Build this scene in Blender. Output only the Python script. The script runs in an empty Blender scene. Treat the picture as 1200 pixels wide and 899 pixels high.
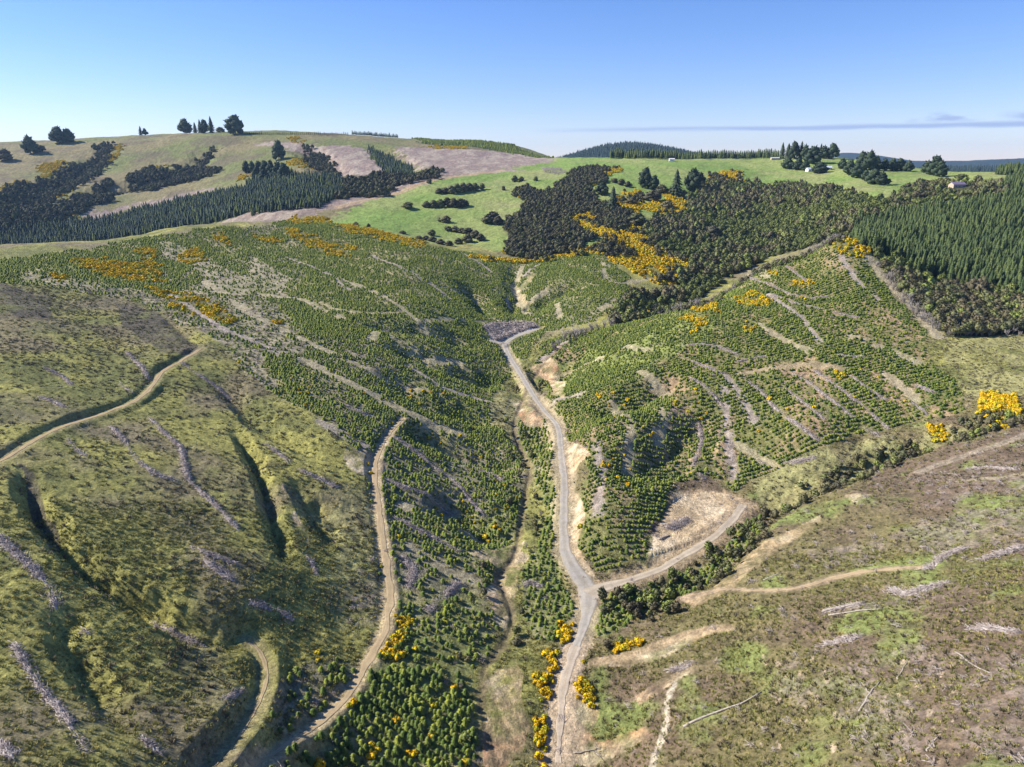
import bpy, math, random
import numpy as np
R = math.radians
rng = np.random.default_rng(7)
random.seed(7)
sc = bpy.context.scene
col = sc.collection

# ------------------------------------------------------------------ camera
F, CX, CY = 820.0, 600.0, 449.5
TH = math.atan((449.5 - 190) / F)
ST, CT = math.sin(TH), math.cos(TH)
CZ = 150.0
cam_d = bpy.data.cameras.new('camera'); cam = bpy.data.objects.new('camera', cam_d); col.objects.link(cam)
cam.location = (0, 0, CZ); cam.rotation_euler = (math.pi / 2 - TH, 0, 0)
cam_d.sensor_width = 36; cam_d.lens = 36 * F / 1200; cam_d.clip_start = 1; cam_d.clip_end = 60000
sc.camera = cam
sc.render.resolution_x = 1024; sc.render.resolution_y = 767

# ------------------------------------------------------------------ sky, sun, exposure
SUN_AZ, SUN_EL = 80.0, 37.0          # degrees left of the view direction, above the horizon
sdir = (-math.sin(R(SUN_AZ)) * math.cos(R(SUN_EL)), math.cos(R(SUN_AZ)) * math.cos(R(SUN_EL)), math.sin(R(SUN_EL)))
w = bpy.data.worlds.new('World'); sc.world = w; w.use_nodes = True
nt = w.node_tree; nt.nodes.clear()
def N(tree, typ, **kw):
    n = tree.nodes.new(typ)
    for k, v in kw.items(): setattr(n, k, v)
    return n
out = N(nt, 'ShaderNodeOutputWorld'); bg = N(nt, 'ShaderNodeBackground'); bg.inputs[1].default_value = 0.095
sky = N(nt, 'ShaderNodeTexSky'); sky.sky_type = 'NISHITA'; sky.sun_disc = False
sky.sun_elevation = R(SUN_EL); sky.sun_rotation = R(-SUN_AZ); sky.altitude = 300
sky.air_density = 1.0; sky.dust_density = 0.0; sky.ozone_density = 3.0
# thin clouds low over the horizon, written in the sky's own directions
tc = N(nt, 'ShaderNodeTexCoord'); sp = N(nt, 'ShaderNodeSeparateXYZ'); nt.links.new(tc.outputs['Generated'], sp.inputs[0])
def math_n(op, a, b=None, c=None, clamp=False):
    n = N(nt, 'ShaderNodeMath', operation=op); n.use_clamp = clamp
    for i, v in enumerate((a, b, c)):
        if v is None: continue
        if isinstance(v, (int, float)): n.inputs[i].default_value = v
        else: nt.links.new(v, n.inputs[i])
    return n.outputs[0]
az = math_n('ARCTAN2', sp.outputs[0], sp.outputs[1])
el = math_n('ARCSINE', sp.outputs[2])
cmb = N(nt, 'ShaderNodeCombineXYZ'); nt.links.new(az, cmb.inputs[0]); nt.links.new(el, cmb.inputs[1])
def cloud_noise(sx, sy, seed, detail=5):
    mp = N(nt, 'ShaderNodeMapping'); mp.inputs['Scale'].default_value = (sx, sy, 1); mp.inputs['Location'].default_value = (seed, seed * .7, 0)
    nt.links.new(cmb.outputs[0], mp.inputs[0])
    no = N(nt, 'ShaderNodeTexNoise'); no.inputs['Scale'].default_value = 1; no.inputs['Detail'].default_value = detail
    nt.links.new(mp.outputs[0], no.inputs['Vector']); return no.outputs['Fac']
n1 = cloud_noise(7, 60, 3.1)
band = math_n('SUBTRACT', 1, math_n('DIVIDE', math_n('ABSOLUTE', math_n('SUBTRACT', math_n('ADD', el, math_n('MULTIPLY', math_n('SUBTRACT', n1, .5), .008)), R(2.35))), R(.22)), clamp=True)
side = math_n('MULTIPLY', math_n('SUBTRACT', az, .02), 5, clamp=True)
streak = math_n('MULTIPLY', math_n('MULTIPLY', band, side), math_n('MULTIPLY', n1, 2.4))
n2 = cloud_noise(30, 110, 8.4)
band2 = math_n('SUBTRACT', 1, math_n('DIVIDE', math_n('ABSOLUTE', math_n('SUBTRACT', el, R(2.75))), R(.5)), clamp=True)
def bump_az(c, wd): return math_n('SUBTRACT', 1, math_n('DIVIDE', math_n('ABSOLUTE', math_n('SUBTRACT', az, c)), wd), clamp=True)
side2 = math_n('ADD', bump_az(.522, .045), bump_az(.632, .06), clamp=True)
puff = math_n('MULTIPLY', math_n('MULTIPLY', math_n('SUBTRACT', n2, .40, clamp=True), 9), math_n('MULTIPLY', band2, side2), clamp=True)
cl = math_n('MAXIMUM', streak, puff)
hsv = N(nt, 'ShaderNodeHueSaturation'); hsv.inputs['Saturation'].default_value = 1.16; hsv.inputs['Value'].default_value = 1.0
tint = N(nt, 'ShaderNodeMix', data_type='RGBA', blend_type='MULTIPLY'); tint.inputs[0].default_value = 1; nt.links.new(sky.outputs[0], tint.inputs[6]); tint.inputs[7].default_value = (.86, .84, 1.07, 1)
nt.links.new(tint.outputs[2], hsv.inputs['Color'])
mixc = N(nt, 'ShaderNodeMix', data_type='RGBA'); nt.links.new(cl, mixc.inputs[0]); nt.links.new(hsv.outputs[0], mixc.inputs[6])
mixc.inputs[7].default_value = (2.9, 3.7, 5.6, 1)
nt.links.new(mixc.outputs[2], bg.inputs[0]); nt.links.new(bg.outputs[0], out.inputs[0])

sl = bpy.data.lights.new('sun', 'SUN'); sun = bpy.data.objects.new('sun', sl); col.objects.link(sun)
sl.energy = 5.0; sl.angle = R(.5); sl.color = (1, .94, .83)
from mathutils import Vector
sun.rotation_euler = Vector(sdir).to_track_quat('Z', 'Y').to_euler()
sc.view_settings.view_transform = 'Standard'; sc.view_settings.look = 'None'; sc.view_settings.exposure = 0.76; sc.view_settings.gamma = 1

# ------------------------------------------------------------------ noise
def _h(i, j, seed):
    n = (i * 374761393 + j * 668265263 + seed * 1274126177) & 0xffffffff
    n = ((n ^ (n >> 13)) * 1274126177) & 0xffffffff
    return ((n ^ (n >> 16)) & 0xffff) / 65535.0
def vnoise(x, y, seed):
    xi = np.floor(x).astype(np.int64); yi = np.floor(y).astype(np.int64)
    fx = x - xi; fy = y - yi
    fx = fx * fx * (3 - 2 * fx); fy = fy * fy * (3 - 2 * fy)
    a = _h(xi, yi, seed); b = _h(xi + 1, yi, seed); c = _h(xi, yi + 1, seed); d = _h(xi + 1, yi + 1, seed)
    return (a + (b - a) * fx) * (1 - fy) + (c + (d - c) * fx) * fy
def fbm(x, y, size, octv=3, seed=0, gain=.5):
    t = 0; a = 1; s = 0
    for k in range(octv):
        c_, s_ = math.cos(k * 1.1 + seed), math.sin(k * 1.1 + seed)
        u = (x * c_ - y * s_) / size * 2 ** k; v = (x * s_ + y * c_) / size * 2 ** k
        t = t + a * vnoise(u, v, seed * 17 + k); s += a; a *= gain
    return t / s            # 0..1

# ------------------------------------------------------------------ terrain: control heights
def ray(px, py):
    u = (px - CX) / F; v = (CY - py) / F
    return u, CT + v * ST, -ST + v * CT
def pt(px, py, Y):
    x, y, z = ray(px, py); t = Y / y
    return x * t, Y, z * t
def pth(px, Y, Z):
    s = -Z / Y; v = (ST - s * CT) / (CT + s * ST); u = (px - CX) / F
    return u * Y / (CT + v * ST), Y, Z
# columns of the land: (image row, metres ahead) where seen, ('h', metres ahead, height below the drone) where hidden
COLS = {
 0: [(899,78),(800,97),(700,118),(620,138),(540,165),(480,195),(420,235),(360,290),(320,350),(294,430),('h',520,-78),('h',650,-95),('h',780,-98),(283,880),(250,950),(215,1150),(190,1350),(170,1550),('h',1900,15)],
 100: [(899,83),(800,104),(700,125),(620,147),(560,168),(500,198),(440,238),(400,275),(360,325),(320,395),(285,480),('h',600,-88),('h',750,-100),('h',880,-95),(262,1000),(235,1100),(200,1300),(163,1600),('h',1950,30)],
 200: [(899,90),(800,110),(700,132),(620,155),(560,178),(500,210),(440,252),(400,290),(360,345),(320,420),(290,490),(268,560),('h',680,-85),('h',800,-90),(262,900),(247,1000),(225,1150),(190,1350),(157,1600),('h',1950,40)],
 300: [(899,98),(860,105),(800,120),(740,132),(700,140),(620,165),(560,190),(500,225),(440,268),(400,310),(360,365),(320,440),(290,520),(261,620),('h',700,-60),(250,800),(238,880),(225,1000),(200,1200),(154,1550),('h',1900,40)],
 400: [(899,108),(850,116),(800,126),(740,142),(700,153),(640,172),(600,187),(560,203),(500,237),(440,283),(400,325),(360,385),(320,465),(290,545),(262,640),('h',690,-57),(254,750),(240,800),(225,900),(210,1000),(185,1250),(159,1550),('h',1900,30)],
 500: [(899,112),(850,121),(800,132),(740,149),(700,162),(640,184),(600,201),(560,222),(500,262),(440,312),(400,355),(360,415),(320,500),(286,600),('h',640,-70),(276,690),(258,750),(240,820),(215,950),(200,1080),(180,1350),(165,1600),('h',1950,20)],
 600: [(899,115),(850,125),(800,137),(740,156),(690,173),(640,195),(600,215),(560,240),(500,287),(450,345),(405,410),(388,440),(350,500),(320,560),(300,620),(280,680),(260,750),(240,830),(215,950),(195,1150),(184,1350),(170,1650),('h',2000,5)],
 660: [(899,117),(800,138),(740,157),(690,176),(640,195),(600,217),(520,271),(450,338),(400,400),(350,490),(320,555),(295,625),(240,810),(215,930),(192,1150),(186,1350),('h',1700,-5),('h',2100,-25)],
 700: [(899,117),(800,139),(740,156),(690,176),(640,192),(600,206),(560,225),(500,262),(450,310),(410,365),(385,415),(350,480),(320,550),(295,620),(270,690),(240,800),(215,920),(200,1020),(187,1200),('h',1500,-8),('h',2000,-35)],
 800: [(899,106),(850,117),(800,131),(750,147),(720,158),(690,172),(645,193),(600,214),(570,232),(550,240),(520,255),(450,298),(400,342),(370,375),(362,392),('h',440,-99),('h',500,-99),(333,560),(300,640),(270,720),(240,820),(215,930),(200,1020),(187,1200),('h',1500,-8),('h',2000,-35)],
 900: [(899,98),(850,109),(800,122),(750,136),(700,152),(660,170),(620,190),(590,222),(570,232),(540,247),(500,265),(450,295),(400,333),(350,385),(330,410),(316,432),('h',500,-80),('h',570,-88),(288,660),(260,760),(230,880),(210,1000),(192,1150),(186,1300),('h',1600,-12),('h',2000,-40)],
 948: [(500,256),(450,292),(400,328),(350,378),(318,412),(302,434),('h',500,-74),('h',565,-78)],
 975: [(350,374),(310,406),(283,428),('h',500,-62)],
 1004: [(340,378),(310,402),(284,425),('h',500,-60)],
 990: [(899,90),(850,100),(800,112),(750,126),(700,143),(660,160),(620,180),(580,200),(545,235),(520,248),(480,268),(440,295),(400,325),(360,362),(320,395),(279,427),('h',500,-58),('h',560,-62),(255,640),(240,700),(222,790),(205,950),(192,1080),(187,1200),('h',1500,-30),('h',2000,-50)],
 1100: [(899,83),(800,104),(700,132),(650,152),(600,177),(560,203),(530,225),(500,250),(480,262),(440,290),(400,318),(385,335),(340,395),(300,465),(270,540),(240,650),(218,780),(204,950),(200,1050),('h',1300,-50),('h',2000,-70)],
 1200: [(899,76),(800,95),(700,120),(600,162),(560,185),(510,222),(470,255),(440,280),(400,315),(388,330),(340,385),(300,450),(260,540),(225,650),(207,770),(201,860),('h',1100,-45),('h',1400,-65),('h',2000,-70)],
}
COLS[-130] = [(p[0] if p[0] == 'h' else p[0] - (6 if 250 < p[0] < 600 else 0),) + tuple(p[1:]) for p in COLS[0]]
COLS[-400] = COLS[-130]
COLS[1330] = COLS[1200]; COLS[1600] = COLS[1200]
cp = []
for px, rows in COLS.items():
    for p in rows:
        cp.append(pth(px, p[1], p[2]) if p[0] == 'h' else pt(px, p[0], p[1]))
    if rows[0][0] == 899:
        X, Y, Z = pt(px, 899, rows[0][1])
        for k in (.75, .5): cp.append((X * k, Y * k, Z))
for px in (-400, -100, 200, 500, 800, 1100, 1400, 1600):
    for Yf, Zf in ((3000, -60), (5500, -70), (9500, -70)): cp.append(pth(px, Yf, Zf))
cp = np.array(cp)
cth = np.arctan2(cp[:, 0], cp[:, 1]); cr = np.hypot(cp[:, 0], cp[:, 1]); cs = -cp[:, 2] / cr
TT0, TT1 = R(-62), R(62); L0, L1 = math.log(22), math.log(9500)
def tps_fit(u, v, f, lam):
    n = len(u); d2 = (u[:, None] - u) ** 2 + (v[:, None] - v) ** 2
    K = .5 * d2 * np.log(d2 + 1e-12) + lam * np.eye(n)
    P = np.c_[np.ones(n), u, v]
    A = np.zeros((n + 3, n + 3)); A[:n, :n] = K; A[:n, n:] = P; A[n:, :n] = P.T
    return np.linalg.solve(A, np.r_[f, 0, 0, 0])
wt = tps_fit(cth, np.log(cr), cs, 1e-4)
def tps_eval(u, v):
    o = np.empty(len(u)); n = len(cth); lc = np.log(cr)
    for a in range(0, len(u), 20000):
        uu = u[a:a + 20000, None]; vv = v[a:a + 20000, None]
        d2 = (uu - cth) ** 2 + (vv - lc) ** 2
        o[a:a + 20000] = (.5 * d2 * np.log(d2 + 1e-12)) @ wt[:n] + wt[n] + uu[:, 0] * wt[n + 1] + vv[:, 0] * wt[n + 2]
    return o
NT, NR = 1400, 1340
tc_ = np.linspace(TT0, TT1, 180); lc_ = np.linspace(L0, L1, 345)
g = tps_eval(*[a.ravel() for a in np.meshgrid(tc_, lc_)]).reshape(345, 180)
def cub(a, n, axis):
    a = np.moveaxis(a, axis, 0); m = a.shape[0]; t = np.linspace(0, m - 1, n); i = np.minimum(t.astype(int), m - 2); f = (t - i)[:, None]
    p0 = a[np.maximum(i - 1, 0)]; p1 = a[i]; p2 = a[i + 1]; p3 = a[np.minimum(i + 2, m - 1)]
    o = .5 * (2 * p1 + (p2 - p0) * f + (2 * p0 - 5 * p1 + 4 * p2 - p3) * f ** 2 + (3 * p1 - p0 - 3 * p2 + p3) * f ** 3)
    return np.moveaxis(o, 0, axis)
S = cub(cub(g, NR, 0), NT, 1)
tg = np.linspace(TT0, TT1, NT); lg = np.linspace(L0, L1, NR); rg = np.exp(lg)
TG, RG = np.meshgrid(tg, rg)
GX = RG * np.sin(TG); GY = RG * np.cos(TG)
H = CZ - S * RG
PXG = CX + F * 1.048 * np.tan(TG)            # about the image column of a bearing near the horizon
# far country: a forested cone and two distant ranges
def bumpf(px, r0, wid, dep, top, pw=2, base=None):
    x0 = (px - CX) / F / 1.048 * r0; d = np.abs((GX - x0) / wid) ** pw + ((RG - r0) / dep) ** 2
    return top * np.exp(-d)
H += bumpf(728, 3300, 300, 700, 112) + bumpf(860, 3500, 480, 700, 62) + bumpf(655, 3100, 230, 500, 22)
farmask = np.clip((RG - 3500) / 1200, 0, 1)
def ridge(pts, r0, dep):
    pxs = [p[0] for p in pts]; zs = [(190 - p[1]) / F * r0 for p in pts]
    return (np.interp(PXG, pxs, zs) + CZ, np.exp(-((RG - r0) / dep) ** 2))
rz, rw = ridge([(-500,195),(640,192),(900,190),(960,183),(990,181),(1015,182),(1045,186),(1070,189),(1130,189),(1200,187),(1500,186)], 7600, 900)
H = H * (1 - rw) + np.maximum(rz + (fbm(GX, GY, 500, 3, 5) - .5) * 16, H) * rw
rz, rw = ridge([(900,208),(1000,204),(1060,200),(1110,198),(1160,198),(1230,197),(1500,197)], 3600, 500)
rw = rw * np.clip((PXG - 930) / 90, 0, 1)
H = H * (1 - rw) + np.maximum(rz + (fbm(GX, GY, 300, 3, 6) - .5) * 12, H) * rw
# undulation
amp = np.clip(RG / 400, .25, 1.2)
H += (fbm(GX, GY, 70, 4, 1) - .5) * 6 * amp * np.clip((RG - 60) / 80, 0, 1)
H += (fbm(GX, GY, 9, 3, 2) - .5) * 1.3

def samp(A, x, y):
    t = (np.arctan2(x, y) - TT0) / (TT1 - TT0) * (NT - 1); l = (np.log(np.maximum(np.hypot(x, y), 23)) - L0) / (L1 - L0) * (NR - 1)
    t = np.clip(t, 0, NT - 1.001); l = np.clip(l, 0, NR - 1.001)
    i = l.astype(int); j = t.astype(int); fl = l - i; ft = t - j
    return (A[i, j] * (1 - ft) + A[i, j + 1] * ft) * (1 - fl) + (A[i + 1, j] * (1 - ft) + A[i + 1, j + 1] * ft) * fl
HB = H.copy()
def hit(px, py, rmin=42, rmax=2600):
    x, y, z = ray(px, py); th = math.atan2(x, y); st = -z / math.hypot(x, y)
    k = (th - TT0) / (TT1 - TT0) * (NT - 1); k = min(max(k, 0), NT - 1.001); j = int(k); f = k - j
    pr = (CZ - (HB[:, j] * (1 - f) + HB[:, j + 1] * f)) / rg
    a, b = np.searchsorted(rg, [rmin, rmax]); b = min(b, NR - 1)
    seg = pr[a:b] - st
    idx = np.nonzero(seg <= 0)[0]
    if len(idx) and idx[0] > 0:
        i = idx[0]; q = seg[i - 1] / (seg[i - 1] - seg[i]); r = rg[a + i - 1] * (1 - q) + rg[a + i] * q
    elif len(idx): r = rg[a]
    else: r = rg[a + int(np.argmin(seg))]
    return r * math.sin(th), r * math.cos(th)
def W(pts, rmin=42, rmax=2600, closed=False, step=14):
    """image-space outline -> points on the land. A point may also be ('g', column, metres) on the ground."""
    o = []; P_ = list(pts) + ([pts[0]] if closed else [])
    for a, b in zip(P_[:-1], P_[1:]):
        if a[0] == 'g' or b[0] == 'g':
            o.append(gp(a) if a[0] == 'g' else hit(*a, rmin, rmax)); continue
        n = max(1, int(math.hypot(b[0] - a[0], b[1] - a[1]) / step))
        for k in range(n): o.append(hit(a[0] + (b[0] - a[0]) * k / n, a[1] + (b[1] - a[1]) * k / n, rmin, rmax))
    if not closed: o.append(gp(P_[-1]) if P_[-1][0] == 'g' else hit(*P_[-1], rmin, rmax))
    return np.array(o)
def gp(a): return ((a[1] - CX) / F / 1.048 * a[2], a[2])
def inpoly(poly, x, y):
    ins = np.zeros(x.shape, bool); n = len(poly)
    for k in range(n):
        x0, y0 = poly[k]; x1, y1 = poly[(k + 1) % n]
        if y0 == y1: continue
        c = ((y0 > y) != (y1 > y)) & (x < (x1 - x0) * (y - y0) / (y1 - y0) + x0)
        ins ^= c
    return ins
WNX = (fbm(GX, GY, 12, 3, 21) - .5); WNY = (fbm(GX, GY, 12, 3, 22) - .5)
def box(pl, m):
    return np.nonzero((GX > pl[:, 0].min() - m) & (GX < pl[:, 0].max() + m) & (GY > pl[:, 1].min() - m) & (GY < pl[:, 1].max() + m))
def area(*polys, rmin=42, rmax=2600, warp=8):
    M = np.zeros(H.shape, np.float32)
    for p in polys:
        pl = W(p, rmin, rmax, True); b = box(pl, warp)
        wv = warp * np.clip(RG[b] / 300, .3, 3)
        M[b] = np.maximum(M[b], inpoly(pl, GX[b] + WNX[b] * wv, GY[b] + WNY[b] * wv))
    return M
def near(pl, m):
    """index set near a polyline, distance, signed side (left +), arc parameter"""
    b = box(pl, m); x = GX[b]; y = GY[b]
    D = np.full(x.shape, 1e9); SD = np.zeros(x.shape); T = np.zeros(x.shape); acc = 0
    for (x0, y0), (x1, y1) in zip(pl[:-1], pl[1:]):
        dx, dy = x1 - x0, y1 - y0; L = math.hypot(dx, dy)
        if L < 1e-6: continue
        t = np.clip(((x - x0) * dx + (y - y0) * dy) / L ** 2, 0, 1)
        ex = x - x0 - t * dx; ey = y - y0 - t * dy; d = np.hypot(ex, ey)
        q = d < D; D[q] = d[q]; SD[q] = np.sign(dx * ey - dy * ex)[q]; T[q] = acc + (t * L)[q]; acc += L
    k = D < m
    return (b[0][k], b[1][k]), D[k], SD[k], T[k], acc
def smooth_pl(pl, it=2):
    for _ in range(it):
        q = [pl[0]]
        for a, b in zip(pl[:-1], pl[1:]): q += [a * .75 + b * .25, a * .25 + b * .75]
        q.append(pl[-1]); pl = np.array(q)
    return pl
sst = lambda a, b, x: (lambda t: t * t * (3 - 2 * t))(np.clip((x - a) / (b - a), 0, 1))
PATH = np.zeros(H.shape, np.float32)
def prof(pl, k=9):
    z = samp(H, pl[:, 0], pl[:, 1]); z = np.convolve(np.pad(z, k, 'edge'), np.ones(2 * k + 1) / (2 * k + 1), 'valid')
    L = np.r_[0, np.cumsum(np.hypot(*np.diff(pl, axis=0).T))]
    return L, z
def bench(pl, hw, sh, dz=0.0):
    """cut a level track bed into the slope"""
    L, z = prof(pl); ix, d, s, t, _ = near(pl, hw + sh)
    wgt = 1 - sst(hw, hw + sh, d); H[ix] = H[ix] * (1 - wgt) + (np.interp(t, L, z) + dz) * wgt
    PATH[ix] = np.maximum(PATH[ix], 1 - sst(hw, hw + .8, d))
def gully(pl, depth, wl, wr, p=1.0):
    ix, d, s, t, L = near(pl, max(wl, wr) * 1.5); d = d / (.65 + .7 * fbm(GX[ix], GY[ix], 5, 3, 8)) + (fbm(GX[ix], GY[ix], 2.5, 2, 10) - .5) * .8; d = np.maximum(d, 0); wd = np.where(s > 0, wl, wr); e = np.clip(np.minimum(t, L - t) / (L * .2), 0, 1)
    H[ix] -= depth * e * np.clip(1 - d / wd, 0, 1) ** p * (.75 + .5 * fbm(GX[ix], GY[ix], 6, 2, 9))

# ------------------------------------------------------------------ lines on the land
ROAD = smooth_pl(W([(655,899),(656,860),(658,820),(664,785),(675,758),(684,735),(690,712),(690,690),(672,668),(662,645),(660,615),(661,590),(662,560),(658,530),(655,505),(645,485),(628,466),(614,450),(605,430),(597,415),(590,402)]))
ROAD2 = smooth_pl(W([(690,700),(705,688),(740,678),(775,664),(810,645),(840,622),(862,603),(872,590)]))
SPURA = smooth_pl(W([(590,404),(600,396),(615,391),(632,384)])); SPURB = smooth_pl(W([(590,404),(580,400),(570,397)]))
T1 = smooth_pl(W([(-30,556),(0,541),(30,522),(60,505),(100,491),(140,479),(168,466),(182,450),(188,435),(215,422),(236,408)]))
T2 = smooth_pl(W([(250,899),(275,870),(298,836),(314,805),(312,780),(304,758),(290,745)]))
T3 = smooth_pl(W([(290,899),(320,882),(345,870),(380,845),(410,812),(432,775),(452,740),(458,705),(453,660),(446,610),(441,570),(438,545),(448,518),(462,500),(472,490)]))
T4 = smooth_pl(W([(700,778),(733,768),(770,758),(800,746),(830,738),(855,733)]))
T5 = smooth_pl(W([(800,700),(850,690),(900,692),(940,688),(980,676),(1030,668),(1085,662)]))
T6 = smooth_pl(W([(764,899),(772,875),(782,850),(779,830),(785,812),(792,800)]))
T7 = smooth_pl(W([(1230,497),(1200,509),(1167,522),(1133,533),(1100,545),(1075,556)], rmax=330))
T8 = smooth_pl(W([(1240,553),(1200,556),(1167,560),(1125,564)], rmax=300))
T9 = smooth_pl(W([(867,438),(910,431),(950,426),(985,432)], rmax=420))
T10 = smooth_pl(W([(375,355),(385,360),(405,365),(440,367),(470,366)], rmax=560))
T11 = smooth_pl(W([(396,243),(425,235),(455,229),(480,221),(502,212),(525,208),(590,200)], rmin=650))
T12 = smooth_pl(W([(690,235),(712,239),(733,247),(753,256),(748,262)], rmin=600))
FEN = W([(1003,286),(1018,302),(1030,318),(1045,336),(1060,352),(1080,372),(1100,395)], rmax=500)
gully(smooth_pl(W([(22,545),(30,575),(48,610),(66,628),(90,655),(125,680),(160,700),(200,728),(250,752)])), 4.8, 5.5, 3.6, 1.0)
gully(smooth_pl(W([(125,680),(160,705),(190,720),(225,742),(262,752),(290,765)])), 2.6, 5, 3)
gully(smooth_pl(W([(60,705),(72,735),(80,760),(95,790),(120,825),(160,860)])), 2.4, 5, 3)
gully(smooth_pl(W([(272,500),(285,520),(302,550),(310,575),(318,610),(328,640),(332,665)])), 4.4, 4.2, 3.2, 1.0)
gully(smooth_pl(W([(235,440),(262,455),(285,480),(305,500),(345,520),(385,545)])), 3.2, 9, 5)
gully(smooth_pl(W([(342,560),(358,590),(372,615),(395,640)])), 3, 5.5, 3.5)
gully(smooth_pl(W([(360,580),(385,600),(400,620)])), 3, 7, 4)
gully(smooth_pl(W([(60,380),(90,392),(115,402)])), 1.8, 5, 5)
gully(smooth_pl(W([(195,372),(222,395),(232,405)])), 2, 5, 5)
STREAM = smooth_pl(W([(668,398),(640,420),(625,440),(612,470),(600,495),(608,520),(622,545),(616,575),(612,600),(605,640),(598,655),(582,672),(596,700),(602,724),(590,753),(570,775),(562,813),(570,860),(578,899)]))
gully(STREAM, 1.5, 9, 9); gully(STREAM, .5, 1.3, 1.3)
DGUL = smooth_pl(W([(700,735),(760,705),(810,680),(850,650),(885,612),(930,585),(985,560),(1040,535),(1090,520),(1150,500),(1215,462)], rmax=300))
gully(DGUL, 5, 14, 9)
for g_ in ([(450,400),(500,420),(560,445),(590,452)], [(440,430),(500,470),(560,490),(592,500)], [(470,490),(520,520),(580,540),(615,550)], [(420,380),(480,385),(540,400),(565,410)],
           [(500,580),(550,605),(590,640)], [(540,330),(560,350),(572,372)], [(690,410),(665,430),(645,445)], [(800,440),(740,470),(690,490)], [(835,480),(780,530),(700,560)], [(600,310),(606,340),(600,372)], [(680,330),(640,350),(615,372)]):
    gully(smooth_pl(W(g_)), 5.2, 13, 12)
for g_ in ([(122,172),(110,192),(75,212),(30,235),(-20,262)], [(245,172),(230,192),(190,210),(150,220),(90,232)], [(355,168),(378,190),(395,208)], [(435,168),(465,190),(490,212)]):
    gully(smooth_pl(W(g_, rmin=800)), 12, 34, 34)
bench(ROAD, 2.3, 3.5); bench(ROAD2, 2.2, 3.5)
bench(SPURA, 2, 2); bench(SPURB, 2, 2)
for t in (T1, T3): bench(t, 1.4, 2.2)
bench(T2, 2.0, 3.0, 0)
def bank(pl, hgt, d0, d1, side=1):
    ix, d, s, t, L = near(pl, d1 + 10); q = sst(d0, d1, d) * (1 - sst(d1, d1 + 10, d)) * (s * side > 0) * np.clip(np.minimum(t, L - t) / 6, 0, 1)
    H[ix] += hgt * q
bank(T2, 1.5, 1.8, 3.2); bank(T1, .7, 2.0, 3.6)
for t in (T4, T5, T7): bench(t, 1.2, 2)
LAND = W([(757,652),(765,622),(780,592),(800,580),(850,580),(868,590),(850,612),(800,640)], closed=True)
b = box(LAND, 6); m_ = inpoly(LAND, GX[b], GY[b])
bi = (b[0][m_], b[1][m_]); H[bi] = H[bi] * .75 + H[bi].mean() * .25

# ------------------------------------------------------------------ areas on the land
NEARL = dict(rmax=800)
PLANT_L = area([(-60,302),(0,304),(100,292),(200,274),(250,266),(300,266),(345,258),(400,264),(480,285),(560,298),(600,303),(700,298),(735,320),(740,340),(715,362),(690,378),(640,388),(628,400),(605,430),(590,452),(575,480),(600,515),(618,550),(614,600),(600,625),(590,640),(580,680),(585,730),(560,780),(555,830),(560,899),(560,925),(300,925),(335,880),(392,845),(435,775),(450,740),(452,700),(446,650),(438,600),(430,550),(395,500),(345,475),(300,450),(275,425),(232,385),(150,352),(60,337),(-60,325)], **NEARL)
PLANT_V = area([(612,462),(640,500),(650,560),(650,640),(660,680),(680,720),(668,752),(620,745),(612,690),(640,600),(625,540),(600,500)])
PLANT_C = area([(622,432),(632,402),(665,392),(712,384),(760,362),(800,346),(850,314),(900,298),(940,285),(985,272),(1010,296),(1030,325),(1075,378),(1098,420),(1133,478),(1090,492),(1040,505),(1000,512),(940,535),(880,565),(872,580),(855,574),(835,560),(790,568),(768,610),(752,645),(720,668),(695,664),(680,640),(678,600),(690,555),(675,520),(655,478)], rmax=505)
PLANT_P = area([(702,705),(760,682),(830,652),(880,602),(900,594),(888,622),(852,655),(800,688),(745,712),(712,750),(695,740)])
PLANT_B = area([(315,850),(330,800),(360,775),(400,770),(420,790),(380,835),(345,862)])
PLANT_D = area([(540,310),(600,303),(700,298),(740,325),(710,360),(630,385),(580,378),(540,360)], rmax=760)
BARE = area([(240,300),(290,330),(340,372),(360,405),(340,420),(290,400),(245,370),(215,345),(240,330)], [(0,326),(150,350),(232,385),(275,425),(300,450),(330,460),(310,420),(250,375),(160,340),(60,322)], [(190,280),(240,300),(275,320),(265,330),(225,315),(180,292)], [(300,300),(345,330),(330,350),(280,330)], **NEARL)
CBARE = area([(905,425),(960,420),(985,445),(960,470),(930,455)], [(1000,352),(1050,362),(1100,420),(1085,430),(1040,395)], [(905,480),(940,470),(1000,500),(985,515),(940,505)], [(840,480),(850,470),(865,520),(862,575),(842,572)], [(1010,430),(1040,440),(1120,485),(1060,490)],[(780,430),(830,465),(800,500),(775,470)], rmax=460)
BUSH_C = area([(590,300),(600,282),(592,262),(612,247),(618,234),(650,222),(672,204),(687,196),(705,198),(712,214),(692,222),(694,234),(684,243),(705,238),(740,247),(752,262),(720,276),(684,284),(672,296),(640,302),(605,303)], [(602,224),(612,219),(640,226),(640,236),(605,233)], rmin=560)
BUSH_R = area([(755,266),(775,254),(800,252),(812,228),(830,216),(870,215),(900,217),(950,219),(1000,229),(1040,240),(1015,250),(1003,272),(985,277),(940,292),(900,302),(850,330),(800,362),(760,376),(718,384),(712,368),(740,352),(790,342),(804,312),(795,298),(770,294),(755,279)], rmin=425)
BUSH_B = area([(1017,292),(1040,298),(1060,314),(1100,330),(1150,342),(1260,352),(1260,391),(1200,391),(1150,394),(1112,393),(1080,368),(1048,330),(1028,305)], rmin=330)
BUSH_S = area([(1000,245),(1040,232),(1070,220),(1100,214),(1150,219),(1200,226),(1150,240),(1080,250),(1040,255),(1000,262)], rmin=480)
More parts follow.
